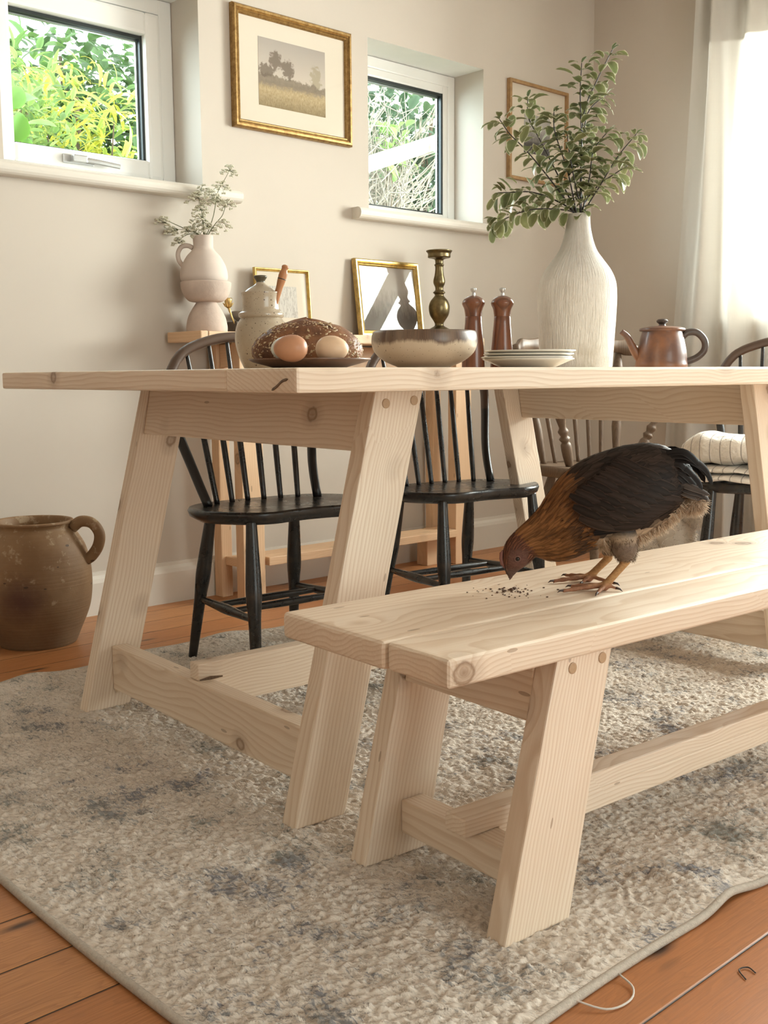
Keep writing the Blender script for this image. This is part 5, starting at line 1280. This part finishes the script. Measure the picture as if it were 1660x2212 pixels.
# ------------------------------------------------------------------ garden outside the back windows
grassm = plain('lawn', (.07, .11, .03), .9, var=.3, vs=3)
bm = B(); box(bm, (-6, YW + TW + .001, -.10), (16, 16, -.06)); struct(obj('ground', bm, grassm))
gm = make_leafmat('garden_leaf', .4, .4)
rg = random.Random(77)
def shrub(name, label, base, centre, rad, n, L, Wd, cols, bend, up, seed, stem_r=.02, group=None, cat='shrub', fine=1.):
    r = random.Random(seed); t = thing(name, label, cat, base, 0, group); b = Vector(base); c = Vector(centre) - b
    lv = Leaves()
    for k in range(n):
        q = Vector((r.gauss(0, 1), r.gauss(0, 1), r.gauss(0, 1))).normalized() * (r.random() ** .45); p = c + Vector((q.x * rad[0], q.y * rad[1], q.z * rad[2]))
        d = (Vector((r.gauss(0, .7), r.gauss(0, .7), r.gauss(up, .5))) + q * .5).normalized(); s = r.uniform(.6, 1.3); col = r.choice(cols); g = r.uniform(.70, 1.10); col = tuple(v * g for v in col)
        lv.add(p, d, Vector((r.gauss(0, .4), -.6, 1)), L * s, Wd * s, r.uniform(.3, 1) * bend, col, tuple(v * 1.25 for v in col), .25, 0)
    lv.build('foliage', gm, t)
    bm = B()
    for k in range(7):
        q = Vector((r.uniform(-.7, .7) * rad[0], r.uniform(-.7, .7) * rad[1], r.uniform(-.2, .7) * rad[2])) + c
        tube(bm, spline([(r.uniform(-.05, .05), r.uniform(-.05, .05), 0), tuple(q * .5 + Vector((r.gauss(0, .04), 0, 0))), tuple(q)], 12), [stem_r * (1 - .7 * i / 12) for i in range(13)], 6)
    obj('stems', bm, plain('stem_bark', (.14, .10, .06), .8), t, smooth=True); return t
shrub('golden_shrub', 'yellow-green shrub with long arching leaves outside the left window', (2.35, 4.75, -.06), (2.42, 4.72, 1.70), (.50, .30, .52), 900, .15, .021, [(.60, .60, .08), (.66, .62, .10), (.45, .55, .12), (.34, .48, .12)], 2.2, .7, 3, .012)
shrub('bushy_shrub', 'light green small-leaved shrub in front of the golden one outside the left window', (1.98, 4.45, -.06), (2.06, 4.42, 1.72), (.26, .2, .40), 700, .060, .021, [(.30, .46, .12), (.40, .52, .16), (.22, .36, .10)], .8, .5, 4, .010)
shrub('broad_leaf_plant', 'plant with big broad green leaves low outside the left window', (1.74, 3.92, -.06), (1.735, 3.86, 1.60), (.11, .08, .17), 22, .13, .065, [(.20, .40, .07), (.26, .46, .10)], 1.4, .25, 5, .006)
shrub('leafy_tree', 'mid-green tree rising behind the shrubs outside the left window', (3.75, 7.2, -.06), (3.78, 7.2, 2.45), (.75, .6, .85), 1500, .13, .075, [(.13, .27, .07), (.18, .33, .09), (.10, .20, .07)], 1., .2, 6, .05, cat='tree')
shrub('leafy_tree', 'sparser light green tree on the left outside the left window', (2.62, 6.2, -.06), (2.66, 6.2, 2.2), (.40, .4, .55), 420, .14, .07, [(.30, .45, .14), (.22, .38, .12)], 1., .3, 8, .035, cat='tree')
shrub('evergreen_tree', 'dark bushy evergreen outside the right-hand back window', (6.35, 6.6, -.06), (6.55, 6.7, 2.1), (.95, .6, 1.3), 3600, .12, .065, [(.12, .20, .11), (.16, .25, .14), (.20, .30, .15)], 1., .2, 7, .05, cat='tree')
shrub('climbing_plant', 'bright green leaf cluster above the beam outside the right-hand back window', (4.62, 5.1, -.06), (4.80, 5.1, 2.20), (.14, .1, .18), 70, .075, .05, [(.26, .46, .12), (.36, .54, .16)], 1., .3, 9, .008)
def twigs(label, base, n, seed, spread, top):
    r = random.Random(seed); t = bmesh.new()
    for k in range(n):
        a = Vector((r.uniform(-spread, spread) * .6, r.uniform(-.15, .15), r.uniform(.0, top * .45))); d = Vector((r.gauss(.12, .35), r.gauss(0, .25), 1)).normalized(); L = r.uniform(.5, 1.2)
        pts = [a]; 
        for q in range(8): d = (d + Vector((r.gauss(0, .16), r.gauss(0, .12), r.gauss(-.02, .1)))).normalized(); pts.append(pts[-1] + d * L / 8)
        tube(t, pts, [.0065 * (1 - .75 * i / 8) for i in range(9)], 5)
        for q in range(5):
            i = r.randrange(2, 8); dd = (d + Vector((r.gauss(0, .9), r.gauss(0, .5), r.gauss(0, .5)))).normalized(); m = pts[i] + dd * r.uniform(.08, .2); tube(t, [pts[i], m, m + (dd + Vector((r.gauss(0, .6), 0, r.gauss(.3, .4)))).normalized() * r.uniform(.05, .15)], [.004, .003, .0012], 4)
    o = obj('bare_bush', t, plain('pale_twig', (.30, .27, .22), .8, var=.15, vs=3), None, base); tag(o, label, 'bush')
twigs('pale leafless twiggy bush outside the right-hand back window', (4.55, 5.25, -.06), 420, 5, .62, 4.2)
bm = B(); c0, c1 = Vector((3.55, 4.5, 1.74)), Vector((5.3, 4.5, 2.36)); dv = (c1 - c0).normalized(); q = Matrix(((dv.x, 0, -dv.z), (0, 1, 0), (dv.z, 0, dv.x))).to_4x4(); q.translation = c0  # sloping garden beam, pale wood with moss
t = bmesh.new(); box(t, (0, -.03, -.042), ((c1 - c0).length, .03, .042), bev=.004); merge(bm, t, None, q)
t = NT('weathered_beam'); n = t.noise(t.obj(), 9, 4, .6); beamm = t.set(color=t.mix(t.ramp(n, [(.5, 0), (.68, .8)]), (.20, .19, .165), (.085, .10, .025)), rough=.8)
o = obj('garden_beam', bm, beamm); tag(o, 'sloping pale mossy wooden beam outside the right-hand back window', 'rail')
for xx, zz in ((3.62, 1.76), (5.2, 2.32)):
    bm = B(); box(bm, (xx - .04, 4.531, -.06), (xx + .04, 4.60, zz + .03), bev=.004); obj('post', bm, beamm, o)
bm = B(); c0, c1 = Vector((5.0, .25, 1.30)), Vector((5.0, 1.75, 2.40)); dv = (c1 - c0).normalized(); q = Matrix(((0, 1, 0), (dv.y, 0, -dv.z), (dv.z, 0, dv.y))).to_4x4(); q.translation = c0  # sloping pergola beam beyond the right window
t = bmesh.new(); box(t, (-.6, -.04, -.05), ((c1 - c0).length + .6, .04, .05), bev=.004); merge(bm, t, None, q); bmesh.ops.recalc_face_normals(bm, faces=list(bm.faces))
o = obj('pergola_beam', bm, beamm); tag(o, 'sloping wooden pergola beam outside the right-hand window, seen in the reflecting picture glass', 'rail')
bm = B(); box(bm, (4.97, 2.02, -.06), (5.03, 2.10, 2.95)); obj('post', bm, beamm, o)
#@@NEXT
